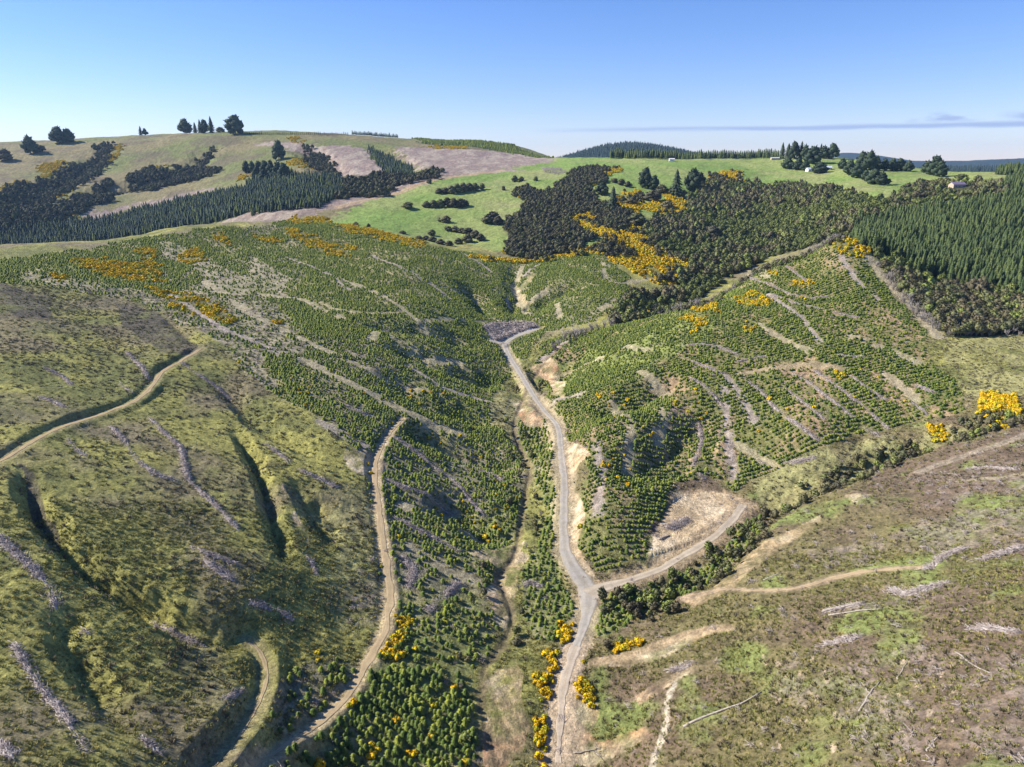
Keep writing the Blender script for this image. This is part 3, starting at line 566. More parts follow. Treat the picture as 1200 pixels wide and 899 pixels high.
ribbon('dirt_road', ROAD2, lambda t: np.interp(t, [0, .08, .18, .4, 1], [4.2, 2.8, 1.7, 1.5, 1.6]), (.41, .345, .26), 'pale dirt branch road curving to the landing', lift=.11)
ribbon('gravel_road', SPURA, 2.0, GRV, 'short gravel spur along the slash heap at the road end', lift=.1)
ribbon('gravel_road', SPURB, 2.5, GRV, 'gravel turning bay at the upper end of the road', lift=.12)
ribbon('dirt_road', ROADL, lambda t: np.interp(t, [0, .1, 1], [1.5, 1.2, 1.7]), (.43, .36, .28), 'stony dirt end of the valley road at the bottom edge', lift=.09, green=.5, wob=1.3)
for pl, hw, lb, gn in ((T1, .95, 'brown farm track across the left spur', .6), (T3, 1.0, 'tan dirt track beside the young pines', .75), (T2, .5, 'dirt track under a dark bank at lower left', .8), (T5, .6, 'pinkish dirt track across the right slope', .5), (T11, 2.6, 'tan farm track along the paddock edge', .3)):
    ribbon('dirt_track', pl, hw, (.36, .27, .16), lb, lift=.08, wob=.9, green=gn)

# ------------------------------------------------------------------ plant shapes
def ico(sub=1):
    ph = (1 + 5 ** .5) / 2
    V = [(-1,ph,0),(1,ph,0),(-1,-ph,0),(1,-ph,0),(0,-1,ph),(0,1,ph),(0,-1,-ph),(0,1,-ph),(ph,0,-1),(ph,0,1),(-ph,0,-1),(-ph,0,1)]
    Fc = [(0,11,5),(0,5,1),(0,1,7),(0,7,10),(0,10,11),(1,5,9),(5,11,4),(11,10,2),(10,7,6),(7,1,8),(3,9,4),(3,4,2),(3,2,6),(3,6,8),(3,8,9),(4,9,5),(2,4,11),(6,2,10),(8,6,7),(9,8,1)]
    V = [np.array(v) / np.linalg.norm(v) for v in V]
    for _ in range(sub):
        c = {}; G = []
        def mid(a, b):
            k = (min(a, b), max(a, b))
            if k not in c: m = V[a] + V[b]; V.append(m / np.linalg.norm(m)); c[k] = len(V) - 1
            return c[k]
        for a, b, d in Fc:
            e, f, h = mid(a, b), mid(b, d), mid(d, a); G += [(a, e, h), (b, f, e), (d, h, f), (e, f, h)]
        Fc = G
    return np.array(V), np.array(Fc)
IV, IF = ico(1); IV2, IF2 = ico(2)
class Buf:
    def __init__(s): s.V = []; s.F = []; s.n = 0
    def add(s, V, Fc): s.V.append(np.asarray(V, float)); s.F.append(np.asarray(Fc) + s.n); s.n += len(V)
    def mesh(s, name, m): return mesh(name, np.concatenate(s.V), np.concatenate(s.F), m)
def tufts(b, c, rad, n, size, r_, up=0.0):
    """leaf-sized triangles through the outer part of an ellipsoid"""
    for _ in range(n):
        d = r_.normal(size=3); d /= np.linalg.norm(d)
        if d[2] < -.35: d[2] *= -.6
        p = np.array(c) + d * np.array(rad) * r_.uniform(.8, 1.12)
        a = np.cross(d, r_.normal(size=3)); a /= np.linalg.norm(a) + 1e-9; q = np.cross(d, a)
        s_ = size * r_.uniform(.6, 1.4); tip = p + (d * .9 + a * r_.uniform(-.5, .5) + np.array((0, 0, up))) * s_
        b.add([p + a * s_ * .5 - d * s_ * .3, p - a * s_ * .5 - d * s_ * .3, tip], [(0, 1, 2)])
        b.add([p + q * s_ * .5 - d * s_ * .2, p - q * s_ * .5 - d * s_ * .2, tip], [(0, 1, 2)])
def lump(b, c, rad, r_, jit=.18, sub=1):
    V, Fc = (IV, IF) if sub == 1 else (IV2, IF2)
    b.add(np.array(c) + V * np.array(rad) * (1 + r_.uniform(-jit, jit, (len(V), 1))), Fc)
def crown_round(w_, h_, z0, seed, m, name='crown', n=7, tf=16, ts=.16):
    r_ = np.random.default_rng(seed); b = Buf()
    for k in range(n):
        a = k * 2.4 + r_.uniform(0, .6); q = (k / n) ** .6 * w_ * .3; zz = z0 + h_ * (.45 + .33 * (1 - k / n) + r_.uniform(-.08, .08))
        rr = w_ * r_.uniform(.2, .3); c = (math.cos(a) * q, math.sin(a) * q, zz); rad = (rr, rr, rr * r_.uniform(.7, .95) * h_ / w_ * 1.3)
        lump(b, c, rad, r_, .2); tufts(b, c, rad, tf, w_ * ts, r_, .2)
    return b.mesh(name, m)
def crown_cone(w_, h_, z0, seed, m, tiers=8, k=8, name='crown', droop=.25, pw=1.0):
    r_ = np.random.default_rng(seed); b = Buf()
    for i in range(tiers):
        f = i / tiers; z = z0 + h_ * f; rr = w_ * .5 * (1 - f) ** pw * (1.0 if i else .82) + .04 * w_; th = h_ / tiers * 1.7
        a0 = r_.uniform(0, 6.3); V = [(0, 0, z + th)]
        for j in range(2 * k):
            a = a0 + math.pi * j / k; q = rr * (r_.uniform(.85, 1.2) if j % 2 == 0 else r_.uniform(.4, .6)); zz = z + (-th * droop if j % 2 == 0 else th * .12) + r_.uniform(-.08, .08) * th
            V.append((math.cos(a) * q, math.sin(a) * q, zz))
        b.add(V, [(0, 1 + j, 1 + (j + 1) % (2 * k)) for j in range(2 * k)])
    b.add([(0, 0, z0 + h_ * 1.1), (w_ * .03, 0, z0 + h_ * .8), (-w_ * .03, w_ * .03, z0 + h_ * .8)], [(0, 1, 2)])
    return b.mesh(name, m)
def trunk_mesh(h_, r0, r1, m, limbs=3, seed=0, name='trunk'):
    r_ = np.random.default_rng(seed); b = Buf()
    def tube(p, q, a, c, k=6):
        p = np.array(p, float); q = np.array(q, float); d = q - p; d /= np.linalg.norm(d); u = np.cross(d, (1, .3, .2)); u /= np.linalg.norm(u); v = np.cross(d, u)
        V = [p + (u * math.cos(2 * math.pi * j / k) + v * math.sin(2 * math.pi * j / k)) * a for j in range(k)] + [q + (u * math.cos(2 * math.pi * j / k) + v * math.sin(2 * math.pi * j / k)) * c for j in range(k)]
        Fc = []
        for j in range(k): Fc += [(j, (j + 1) % k, k + (j + 1) % k), (j, k + (j + 1) % k, k + j)]
        b.add(V, Fc)
    tube((0, 0, -.4), (0, 0, h_), r0, r1)
    for i in range(limbs):
        z = h_ * r_.uniform(.45, .9); a = r_.uniform(0, 6.3); L = h_ * r_.uniform(.2, .35)
        tube((0, 0, z), (math.cos(a) * L, math.sin(a) * L, z + L * .7), r1 * .9, r1 * .25, 4)
    return b.mesh(name, m)
def join(name, *ms):
    V = []; Fc = []; mi = []; n = 0; mats = []
    for k, m in enumerate(ms):
        v = np.empty(len(m.vertices) * 3, np.float32); m.vertices.foreach_get('co', v); f = np.empty(len(m.loops), np.int32); m.loops.foreach_get('vertex_index', f)
        V.append(v.reshape(-1, 3)); Fc.append(f.reshape(-1, 3) + n); n += len(m.vertices); mi += [k] * (len(f) // 3); mats.append(m.materials[0])
    o = mesh(name, np.concatenate(V), np.concatenate(Fc), None)
    for m in mats: o.materials.append(m)
    o.polygons.foreach_set('material_index', np.array(mi, np.int32)); return o
# young plantation pine, about 2.2 m
YP = [join('young_pine', crown_cone(2.1 + .15 * k, 1.25 + .12 * k, .05, 40 + k, M_pine, 5, 8, droop=-.1, pw=.5), trunk_mesh(.5, .06, .04, M_bark, 0)) for k in range(3)]
# plantation pine about 13 m
MP = [join('plantation_pine', crown_cone(5.0, 8.6 + .9 * k, 1.2, 50 + k, M_mpine, 9, 8, droop=.15, pw=.62), trunk_mesh(6, .22, .15, M_bark, 0)) for k in range(3)]
M_fpine = foliage('far_pine_needles', [(.03, .05, .045), (.05, .075, .06)], [(.8, .85, .9), (1.1, 1.1, 1.1)], .5)
FPM = [join('far_pine', crown_cone(5.0, 9.5, 1, 58, M_fpine, 6, 7, droop=.15, pw=.62), trunk_mesh(6, .22, .15, M_bark, 0))]
NT_ = [join('native_tree', crown_round(5.2, 4.6 + .4 * k, .3, 60 + k, M_nat, n=8, tf=14), trunk_mesh(2.8, .16, .09, M_dead, 4, k)) for k in range(4)]
M_nag = foliage('green_native_leaves', [(.11, .13, .045), (.19, .21, .075)], [(.7, .75, .8), (1, 1, 1), (1.2, 1.2, 1), (.8, .9, .7)], .6)
NG = [join('green_native_tree', crown_round(5.0, 4.3 + .4 * k, .2, 66 + k, M_nag, n=8, tf=14), trunk_mesh(2.6, .16, .09, M_dead, 4, k)) for k in range(2)]
KT = [join('dark_scrub_tree', crown_round(4.4, 4.0, .0, 70 + k, M_kan, n=7, tf=14), trunk_mesh(2.2, .14, .08, M_bark, 3, k)) for k in range(3)]
def gorse_mesh(k):
    r_ = np.random.default_rng(80 + k); b = Buf()
    for i in range(5):
        a = i * 1.9 + k; q = .55 * (i > 0); c = (math.cos(a) * q, math.sin(a) * q, .55 + r_.uniform(-.15, .25)); rd = (.55, .55, .62)
        lump(b, c, rd, r_, .25); tufts(b, c, rd, 16, .3, r_, .4)
    return b.mesh('gorse_bush', M_gor)
GB = [gorse_mesh(k) for k in range(3)]
def tus_mesh(k, m, name):
    r_ = np.random.default_rng(90 + k); b = Buf()
    for i in range(34):
        a = r_.uniform(0, 6.3); q = r_.uniform(0, .5) ; l = r_.uniform(.25, .5); w_ = r_.uniform(.05, .12); e = r_.uniform(0, 6.3)
        c = np.array((math.cos(a) * q, math.sin(a) * q, -.05)); t_ = c + np.array((math.cos(a) * l * .8, math.sin(a) * l * .8, l * (1.15 - q)))
        u = np.array((math.cos(e) * w_, math.sin(e) * w_, 0)); b.add([c + u, c - u, t_ + u * .6, t_ - u * .3], [(0, 1, 2), (1, 3, 2)])
    return b.mesh(name, m)
TU = [tus_mesh(k, M_tus, 'tussock') for k in range(3)]; HE = [tus_mesh(5 + k, M_heath, 'heath_clump') for k in range(2)]
def stick_mesh(k, m, n=26, L=1.6, R_=1.6, hgt=.7, name='slash'):
    r_ = np.random.default_rng(130 + k); b = Buf()
    for i in range(n):
        add_stick(b, (r_.normal() * R_ * .5, r_.normal() * R_ * .5, r_.uniform(.0, hgt)), r_.uniform(0, 6.3), r_.uniform(-.35, .45), L * r_.uniform(.4, 1.5), r_.uniform(.035, .09))
    return b.mesh(name, m)
def add_stick(b, c, az_, el_, L, rad):
    d = np.array((math.cos(az_) * math.cos(el_), math.sin(az_) * math.cos(el_), math.sin(el_))); c = np.array(c)
    u = np.cross(d, (.1, .2, 1)); u /= np.linalg.norm(u); v = np.cross(d, u); V = []
    for e, rr in ((-.5, rad), (.5, rad * .55)):
        for j in range(4): V.append(c + d * L * e + (u * math.cos(j * math.pi / 2) + v * math.sin(j * math.pi / 2)) * rr)
    b.add(V, [(0,1,5),(0,5,4),(1,2,6),(1,6,5),(2,3,7),(2,7,6),(3,0,4),(3,4,7),(0,2,1),(0,3,2),(4,5,6),(4,6,7)])
SK = [stick_mesh(k, M_wood, 16) for k in range(3)]
def dead_mesh(k):
    r_ = np.random.default_rng(160 + k); b = Buf()
    for i in range(34):
        a = r_.uniform(0, 6.3); e = r_.uniform(.5, 1.4); L = r_.uniform(1.2, 3.2); z = r_.uniform(.2, 2.2)
        add_stick(b, (math.cos(a) * L * .22, math.sin(a) * L * .22, z + L * .3), a, e, L, r_.uniform(.04, .1))
    return b.mesh('dead_grey_tree', M_dead)
DT = [dead_mesh(k) for k in range(3)]

# ------------------------------------------------------------------ scattering
def cand(x0, x1, y0, y1, dx, dy, rot=0.0, jit=.35, seed=0):
    r_ = np.random.default_rng(seed); cx, cy = (x0 + x1) / 2, (y0 + y1) / 2; Rr = math.hypot(x1 - x0, y1 - y0) / 2
    u = np.arange(-Rr, Rr, dx); v = np.arange(-Rr, Rr, dy); U, V = np.meshgrid(u, v)
    U = U + r_.uniform(-jit, jit, U.shape) * dx; V = V + r_.uniform(-jit, jit, V.shape) * dy
    c, s = math.cos(rot), math.sin(rot); X = (cx + U * c - V * s).ravel(); Y = (cy + U * s + V * c).ravel()
    k = (X > x0) & (X < x1) & (Y > y0) & (Y < y1); k &= np.abs(np.arctan2(X, Y)) < R(56)
    return X[k], Y[k]
def scatter(M, dx, dy, rot=0, jit=.35, seed=0, thr=.5, prob=None, rng_=(45, 2600)):
    q = M > thr
    if not q.any(): return np.zeros((0, 2))
    X, Y = cand(GX[q].min(), GX[q].max(), GY[q].min(), GY[q].max(), dx, dy, rot, jit, seed)
    v = samp(M, X, Y); k = v > thr; r = np.hypot(X, Y); k &= (r > rng_[0]) & (r < rng_[1]); X, Y = X[k], Y[k]
    if prob is not None:
        k = np.random.default_rng(seed + 1).uniform(size=len(X)) < prob(X, Y); X, Y = X[k], Y[k]
    return np.stack([X, Y], 1)
def proj(X, Y, Z):
    dx, dy, dz = X, Y, Z - CZ; f = dy * CT - dz * ST; v = dy * ST + dz * CT
    return CX + F * dx / f, CY - F * v / f
VISF = VIS.astype(np.float32)
def visible(P_, lift=1.0):
    z = samp(H, P_[:, 0], P_[:, 1]) + lift; px, py = proj(P_[:, 0], P_[:, 1], z)
    return (px > 4) & (px < 1196) & (py > 4) & (py < 895) & (samp(VISF, P_[:, 0], P_[:, 1]) > .5), px, py
def inst(name, P_, variants, smin, smax, label, cat, seed=0, tilt=.08, sink=.05):
    """stuff: points on the land carrying copies of the plant shapes"""
    n = len(P_)
    if n == 0: return
    r_ = np.random.default_rng(seed + 5); z = samp(H, P_[:, 0], P_[:, 1]) - sink
    me = bpy.data.meshes.new(name); me.vertices.add(n); me.vertices.foreach_set('co', np.c_[P_, z].astype(np.float32).ravel())
    a = me.attributes.new('rot', 'FLOAT_VECTOR', 'POINT'); a.data.foreach_set('vector', np.c_[r_.normal(0, tilt, n), r_.normal(0, tilt, n), r_.uniform(0, 6.28, n)].astype(np.float32).ravel())
    s_ = r_.uniform(smin, smax, n); a = me.attributes.new('scl', 'FLOAT_VECTOR', 'POINT'); a.data.foreach_set('vector', np.c_[s_, s_, s_ * r_.uniform(.75, 1.3, n)].astype(np.float32).ravel())
    a = me.attributes.new('kind', 'INT', 'POINT'); a.data.foreach_set('value', r_.integers(0, len(variants), n).astype(np.int32))
    o = ob(name, me); g_ = bpy.data.node_groups.new(name, 'GeometryNodeTree'); g_.interface.new_socket('Geometry', in_out='INPUT', socket_type='NodeSocketGeometry'); g_.interface.new_socket('Geometry', in_out='OUTPUT', socket_type='NodeSocketGeometry')
    gi = N(g_, 'NodeGroupInput'); go = N(g_, 'NodeGroupOutput'); ip = N(g_, 'GeometryNodeInstanceOnPoints'); gti = N(g_, 'GeometryNodeGeometryToInstance')
    for me_ in reversed(variants):
        t_ = SHAPES.get(me_.name)
        if t_ is None: t_ = SHAPES[me_.name] = bpy.data.objects.new(me_.name, me_)
        oi = N(g_, 'GeometryNodeObjectInfo'); oi.inputs['Object'].default_value = t_; oi.transform_space = 'ORIGINAL'
        g_.links.new(oi.outputs['Geometry'], gti.inputs[0])
    def na(nm, ty):
        q = N(g_, 'GeometryNodeInputNamedAttribute', data_type=ty); q.inputs[0].default_value = nm; return q.outputs['Attribute']
    g_.links.new(gi.outputs[0], ip.inputs['Points']); g_.links.new(gti.outputs[0], ip.inputs['Instance']); ip.inputs['Pick Instance'].default_value = True
    g_.links.new(na('kind', 'INT'), ip.inputs['Instance Index'])
    er = N(g_, 'FunctionNodeEulerToRotation'); g_.links.new(na('rot', 'FLOAT_VECTOR'), er.inputs[0]); g_.links.new(er.outputs[0], ip.inputs['Rotation'])
    g_.links.new(na('scl', 'FLOAT_VECTOR'), ip.inputs['Scale']); g_.links.new(ip.outputs[0], go.inputs[0])
    md = o.modifiers.new('scatter', 'NODES'); md.node_group = g_
    return tag(o, label, cat, kind='stuff')
SHAPES = {}
def put(name, me, x, y, s, rz, sink=.05, sz=1.0, tilt=0.0):
    o = ob(name, me, loc=(x, y, gz(x, y) - sink)); o.scale = (s, s, s * sz); o.rotation_euler = (random.uniform(-tilt, tilt), random.uniform(-tilt, tilt), rz); return o
def split(P_, n, size):
    """the n plants that show largest"""
    v, px, py = visible(P_, size * .6); d = np.hypot(P_[:, 0], P_[:, 1]); d = np.where(v, d, 1e9); k = np.argsort(d)[:n]; k = k[d[k] < 1e8]
    m = np.ones(len(P_), bool); m[k] = False
    return P_[k], P_[m]
def band_words(noun, px, py, xs, xw, ys, yw):
    return noun + ' ' + yw[int(np.searchsorted(ys, py))] + ', ' + xw[int(np.searchsorted(xs, px))]
def where_words(px, py, regions, default):
    for (x0, y0, x1, y1, wds) in regions:
        if x0 <= px < x1 and y0 <= py < y1: return wds
    return default

# blocked ground: roads, slash lines, dirt, gorse
BLK = np.maximum.reduce([PATH, DIRT * .9, PAD, BK * .7]).astype(np.float32)
for pl, hw in ((ROAD, 3.3), (ROAD2, 3.1), (SPURA, 3), (SPURB, 4)):
    ix, d, s, t, _ = near(pl, hw); BLK[ix] = 1
for pl, hw in ((T1, 1.3), (T2, 1.3), (T3, 1.7), (T5, 2), (T9, 1.6), (T10, 1.5), (T12, 3.5), (STREAM, 1.6), (FEN, 2.5)):
    ix, d, s, t, _ = near(pl, hw); BLK[ix] = 1

for i_, g_ in enumerate(LINES):
    ix, d, s, t, _ = near(smooth_pl(W(g_, rmax=760)), 1.3 + .5 * (i_ % 3)); BLK[ix] = np.maximum(BLK[ix], fbm(GX[ix], GY[ix], 8, 2, 99) > .36)
# ------------------------------------------------------------------ slash windrows and logs
WR = [  # outline in the photograph, half width m, height m, words
 ([(130,500),(145,515),(160,540),(185,557),(210,565)],1.1,.8,'left arm of the Y of slash lines on the grassy spur'),
 ([(175,490),(195,510),(213,525),(217,550),(222,565),(245,585),(265,605),(280,622)],1.2,.9,'long slash line forming the stem and right arm of the Y on the spur'),
 ([(80,515),(90,528),(102,537)],1.3,.8,'short slash heap just below the farm track, left of the Y'),
 ([(46,465),(65,472),(78,480)],1.1,.6,'small slash line above the farm track at far left'),
 ([(222,641),(245,650),(280,662)],1.0,.7,'thin slash line below the Y on the left spur'),
 ([(238,655),(255,668),(275,682)],1.6,.6,'ragged slash patch under the thin line on the left spur'),
 ([(50,430),(75,442),(84,452)],1.0,.5,'faint slash line high on the spur near the left edge'),
 ([(148,412),(165,430),(175,446)],1.2,.6,'slash line just above the bend of the farm track'),
 ([(140,450),(155,463)],1.0,.5,'short slash line inside the bend of the farm track'),
 ([(213,425),(230,438),(255,450),(270,460)],1.1,.6,'slash line running right from the end of the farm track'),
 ([(310,520),(325,530),(340,543)],1.2,.6,'slash line right of the tall dark gully'),
 ([(350,550),(372,560),(398,572)],1.2,.6,'slash line on the slope between gully and dirt patch'),
 ([(-10,625),(15,645),(40,668),(60,690),(66,712)],1.5,.9,'broad slash line sloping down from the left edge'),
 ([(15,752),(30,780),(45,803),(60,822),(75,838),(88,860),(105,885)],1.1,.8,'long pale slash line near the lower left corner'),
 ([(-8,866),(5,876),(16,890)],1.4,.7,'slash heap in the bottom left corner'),
 ([(95,735),(108,743)],.6,.5,'very short slash streak on the lower left slope'),
 ([(168,702),(185,712),(200,722),(222,735),(246,752)],1.1,.7,'slash line along the lower end of the shadowed gully'),
 ([(292,706),(310,710),(318,716)],1.8,.6,'purple grey slash patch, left one of two above the lower track'),
 ([(322,714),(335,720),(345,728)],1.8,.6,'purple grey slash patch, right one of two above the lower track'),
 ([(165,864),(178,875),(192,886)],.9,.5,'thin slash line near the bottom edge at left'),
 ([(262,828),(275,820),(290,812)],.9,.5,'short slash line on the knoll inside the lower track bend'),
 ([(358,648),(366,662),(372,675)],.9,.5,'short slash line below the bare white bank'),
 ([(402,474),(418,481),(434,488)],1.4,.7,'slash line at the top left of the young pines by the dirt patch'),
 ([(463,513),(480,525),(492,533),(505,545)],1.4,.8,'slash line starting right of the upper end of the tan track'),
 ([(505,545),(530,562),(548,580),(568,600)],1.1,.7,'thin slash line continuing downhill through the dark pines'),
 ([(453,562),(470,570),(492,577),(515,584),(535,592)],1.5,.8,'wide purple slash line below the dirt patch'),
 ([(534,533),(555,543),(572,553),(589,563)],1.5,.8,'slash line in the middle of the dark pine slope'),
 ([(462,607),(485,618),(503,628),(525,640),(542,648)],1.3,.8,'slash line halfway down the young pines left of the stream'),
 ([(500,719),(513,706),(527,694),(541,682)],2.0,.9,'slash heap slanting up to the right in the lower pines'),
 ([(470,650),(485,668),(478,690)],2.2,.6,'loose slash patch between tan track and lower pines'),
 ([(612,684),(622,682),(636,688)],1.5,.7,'pale slash heap beside the stream left of the junction'),
 ([(875,325),(900,333),(925,345),(950,350),(975,347)],1.1,.6,'top slash line of the pine covered hill'),
 ([(920,312),(933,320),(946,331)],1.0,.6,'short slash line just below the gorse summit'),
 ([(905,345),(930,355),(960,362),(985,368),(1010,373)],1.1,.6,'slash line across the upper face of the pine hill'),
 ([(800,405),(820,404),(840,406),(866,416)],1.2,.7,'curved slash line on the left shoulder of the pine hill'),
 ([(800,420),(820,427),(847,438)],1.2,.7,'slash line just under the curved one on the pine hill'),
 ([(808,443),(822,450),(834,461),(847,477)],1.4,.8,'slash line left of centre on the pine hill'),
 ([(875,447),(890,457),(910,480),(933,497),(960,517)],1.2,.7,'longest slash line left of the tan track end on the pine hill'),
 ([(920,455),(943,473),(967,493)],1.1,.7,'slash line beside the bare orange strip of the pine hill'),
 ([(927,437),(950,450),(965,462),(980,473),(1000,490)],1.1,.7,'slash line below the level dirt track on the pine hill'),
 ([(953,433),(980,453),(1007,473),(1024,488),(1042,504)],1.3,.8,'long straight slash line reaching the gully rim of the pine hill'),
 ([(997,440),(1017,457),(1040,470)],1.1,.6,'slash line right of the long straight one on the pine hill'),
 ([(1071,452),(1082,455),(1094,461)],1.8,.8,'pale oval slash heap near the right side of the pine hill'),
 ([(920,490),(933,496),(948,504)],1.1,.6,'short slash line low on the pine hill'),
 ([(812,545),(818,528),(823,508),(820,488)],1.5,.8,'upright slash line above the landing'),
 ([(980,416),(997,418),(1014,418)],1.2,.5,'level slash streak in the middle of the pine hill'),
 ([(1067,470),(1077,478),(1088,487)],1.1,.6,'slash streak below the pale oval heap'),
 ([(1010,500),(1020,505),(1032,512)],1.9,.8,'slash heap at the foot of the long straight line'),
 ([(925,543),(940,540),(958,536)],1.8,.7,'slash heap on the gully rim under the pine hill'),
 ([(888,540),(900,546)],1.3,.6,'small slash heap at the bottom of the pine hill'),
 ([(818,556),(828,562)],2.0,.8,'purple slash heap directly above the landing bank'),
 ([(780,620),(795,614),(808,607)],2.4,.7,'dark flat slash heap lying on the landing'),
 ([(862,425),(880,420),(900,418)],.9,.5,'short slash streak left of the level dirt track'),
 ([(665,395),(678,392),(690,388)],1.5,.7,'slash heap left of the dead trees in the valley'),
 ([(1040,690),(1062,697),(1085,690),(1113,681)],1.8,.5,'broad slash band high on the right slope'),
 ([(963,718),(990,712),(1015,708)],1.2,.5,'pale slash band on the right slope above the dark logs'),
 ([(960,757),(985,752),(1012,745)],1.4,.5,'slash patch on the right slope under the pale band'),
 ([(1130,737),(1160,736),(1195,742)],1.2,.5,'slash line near the right edge'),
 ([(1080,668),(1110,650),(1135,640)],1.5,.5,'slash patch on the right slope above the pink track'),
 ([(1140,660),(1170,650),(1200,640)],1.6,.5,'slash patch at the right edge above the pink track'),
 ([(1130,550),(1160,548),(1195,551)],1.0,.4,'thin slash line below the upper track at right edge'),
 ([(780,788),(800,782),(815,776)],1.2,.5,'slash heap between the bare pink banks'),
]
BL = []
def windrow(px_pts, hw, hg, words, i):
    hw *= .68; hg *= .8
    rx = 330 if px_pts[0][0] > 880 and px_pts[0][1] > 500 else 500
    pl = smooth_pl(W(px_pts, rmax=rx, step=6), 1); L = np.r_[0, np.cumsum(np.hypot(*np.diff(pl, axis=0).T))]
    r_ = np.random.default_rng(300 + i); b = Buf(); n = int(min(L[-1] * 34 * hw, 2600)) + 10
    c0 = pl[len(pl) // 2]; z0 = gz(*c0)
    # a low mound of litter under the branches
    m = max(3, int(L[-1] / 1.0)); tt = np.linspace(0, L[-1], m); cx = np.interp(tt, L, pl[:, 0]); cy = np.interp(tt, L, pl[:, 1])
    tx = np.gradient(cx); ty = np.gradient(cy); tl = np.hypot(tx, ty) + 1e-6; nx, ny = -ty / tl, tx / tl; V = []
    gap = ctr(fbm(tt, tt * 0 + i * 7, 7, 3, 77), .3, .55); env = np.clip(np.minimum(tt, L[-1] - tt) / 2.5, 0, 1) * (.06 + .94 * gap)
    for j in range(7):
        f = (j - 3) / 3; X = cx + nx * f * hw * (.8 + .3 * r_.uniform(size=m)) * (.3 + .7 * env); Y = cy + ny * f * hw * (.3 + .7 * env)
        V.append(np.stack([X - c0[0], Y - c0[1], samp(H, X, Y) - z0 + hg * .35 * env * (1 - f * f) * r_.uniform(.6, 1.2, m) - .06 * abs(f) - .1 * (abs(f) > .9)], -1))
    V = np.stack(V, 1).reshape(-1, 3); ii = np.arange(m * 7).reshape(m, 7); A = np.stack([ii[:-1, 1:], ii[:-1, :-1], ii[1:, :-1]], -1).reshape(-1, 3); B_ = np.stack([ii[:-1, 1:], ii[1:, :-1], ii[1:, 1:]], -1).reshape(-1, 3)
    b.add(V, np.concatenate([A, B_]))
    for _ in range(n):
        t_ = r_.uniform(0, L[-1]); g0 = np.interp(t_, tt, env)
        if r_.uniform() > g0 + .15: continue
        x = np.interp(t_, L, pl[:, 0]) ; y = np.interp(t_, L, pl[:, 1]); q = r_.normal() * hw * .65
        k = min(int(t_ / L[-1] * (m - 1)), m - 1); x += nx[k] * q; y += ny[k] * q
        zz = gz(x, y) - z0 + hg * max(0, 1 - (q / hw) ** 2) * r_.uniform(.2, .9) + .08
        add_stick(b, (x - c0[0], y - c0[1], zz), r_.uniform(0, 6.3) if r_.uniform() < .5 else math.atan2(ty[k], tx[k]) + r_.normal() * .5, r_.normal() * .22, r_.uniform(.4, 2.2), r_.uniform(.025, .075))
    o = ob('slash_windrow', b.mesh('slash_windrow', M_wood), loc=(c0[0], c0[1], z0))
    tag(o, words, 'slash pile', 'lines of logging slash left across the slopes')
    ix, d, s, t, _ = near(pl, hw * 1.1); BLK[ix] = 1
for i, (a, b_, c, d) in enumerate(WR): windrow(a, b_, c, d, i)
def slash_heap(poly, n, hg, words, name='slash_heap', rm=46, rocks=0, m=None, rmin=42):
    P0 = W(poly, rmin=rmin, closed=True); c0 = P0.mean(0); z0 = gz(*c0); r_ = np.random.default_rng(len(poly) * 31 + n); b = Buf(); k = 0
    while k < n:
        x = r_.uniform(P0[:, 0].min(), P0[:, 0].max()); y = r_.uniform(P0[:, 1].min(), P0[:, 1].max())
        if not inpoly(P0, np.array([x]), np.array([y]))[0]: continue
        k += 1; z = gz(x, y) - z0; hh = hg * fbm(np.array([x]), np.array([y]), 6, 2, 3)[0]
        if k < rocks: lump(b, (x - c0[0], y - c0[1], z + hh * .4), (r_.uniform(.5, 1.4),) * 3, r_, .3)
        else: add_stick(b, (x - c0[0], y - c0[1], z + hh * r_.uniform(.1, 1)), r_.uniform(0, 6.3), r_.normal() * .25, r_.uniform(1.2, 4.5), r_.uniform(.06, .2))
    return tag(ob(name, b.mesh(name, m or M_wood), loc=(c0[0], c0[1], z0)), words, 'slash pile')
slash_heap([(566,383),(578,379),(625,377),(631,382),(608,389),(596,394),(580,399),(574,391)], 1500, 2.2, 'large purple grey heap of logging slash at the upper end of the gravel road')
slash_heap([(634,197),(655,197),(664,202),(655,205),(638,203)], 1100, 4, 'grey slash and boulder heap at the top of the green paddock', rmin=800)
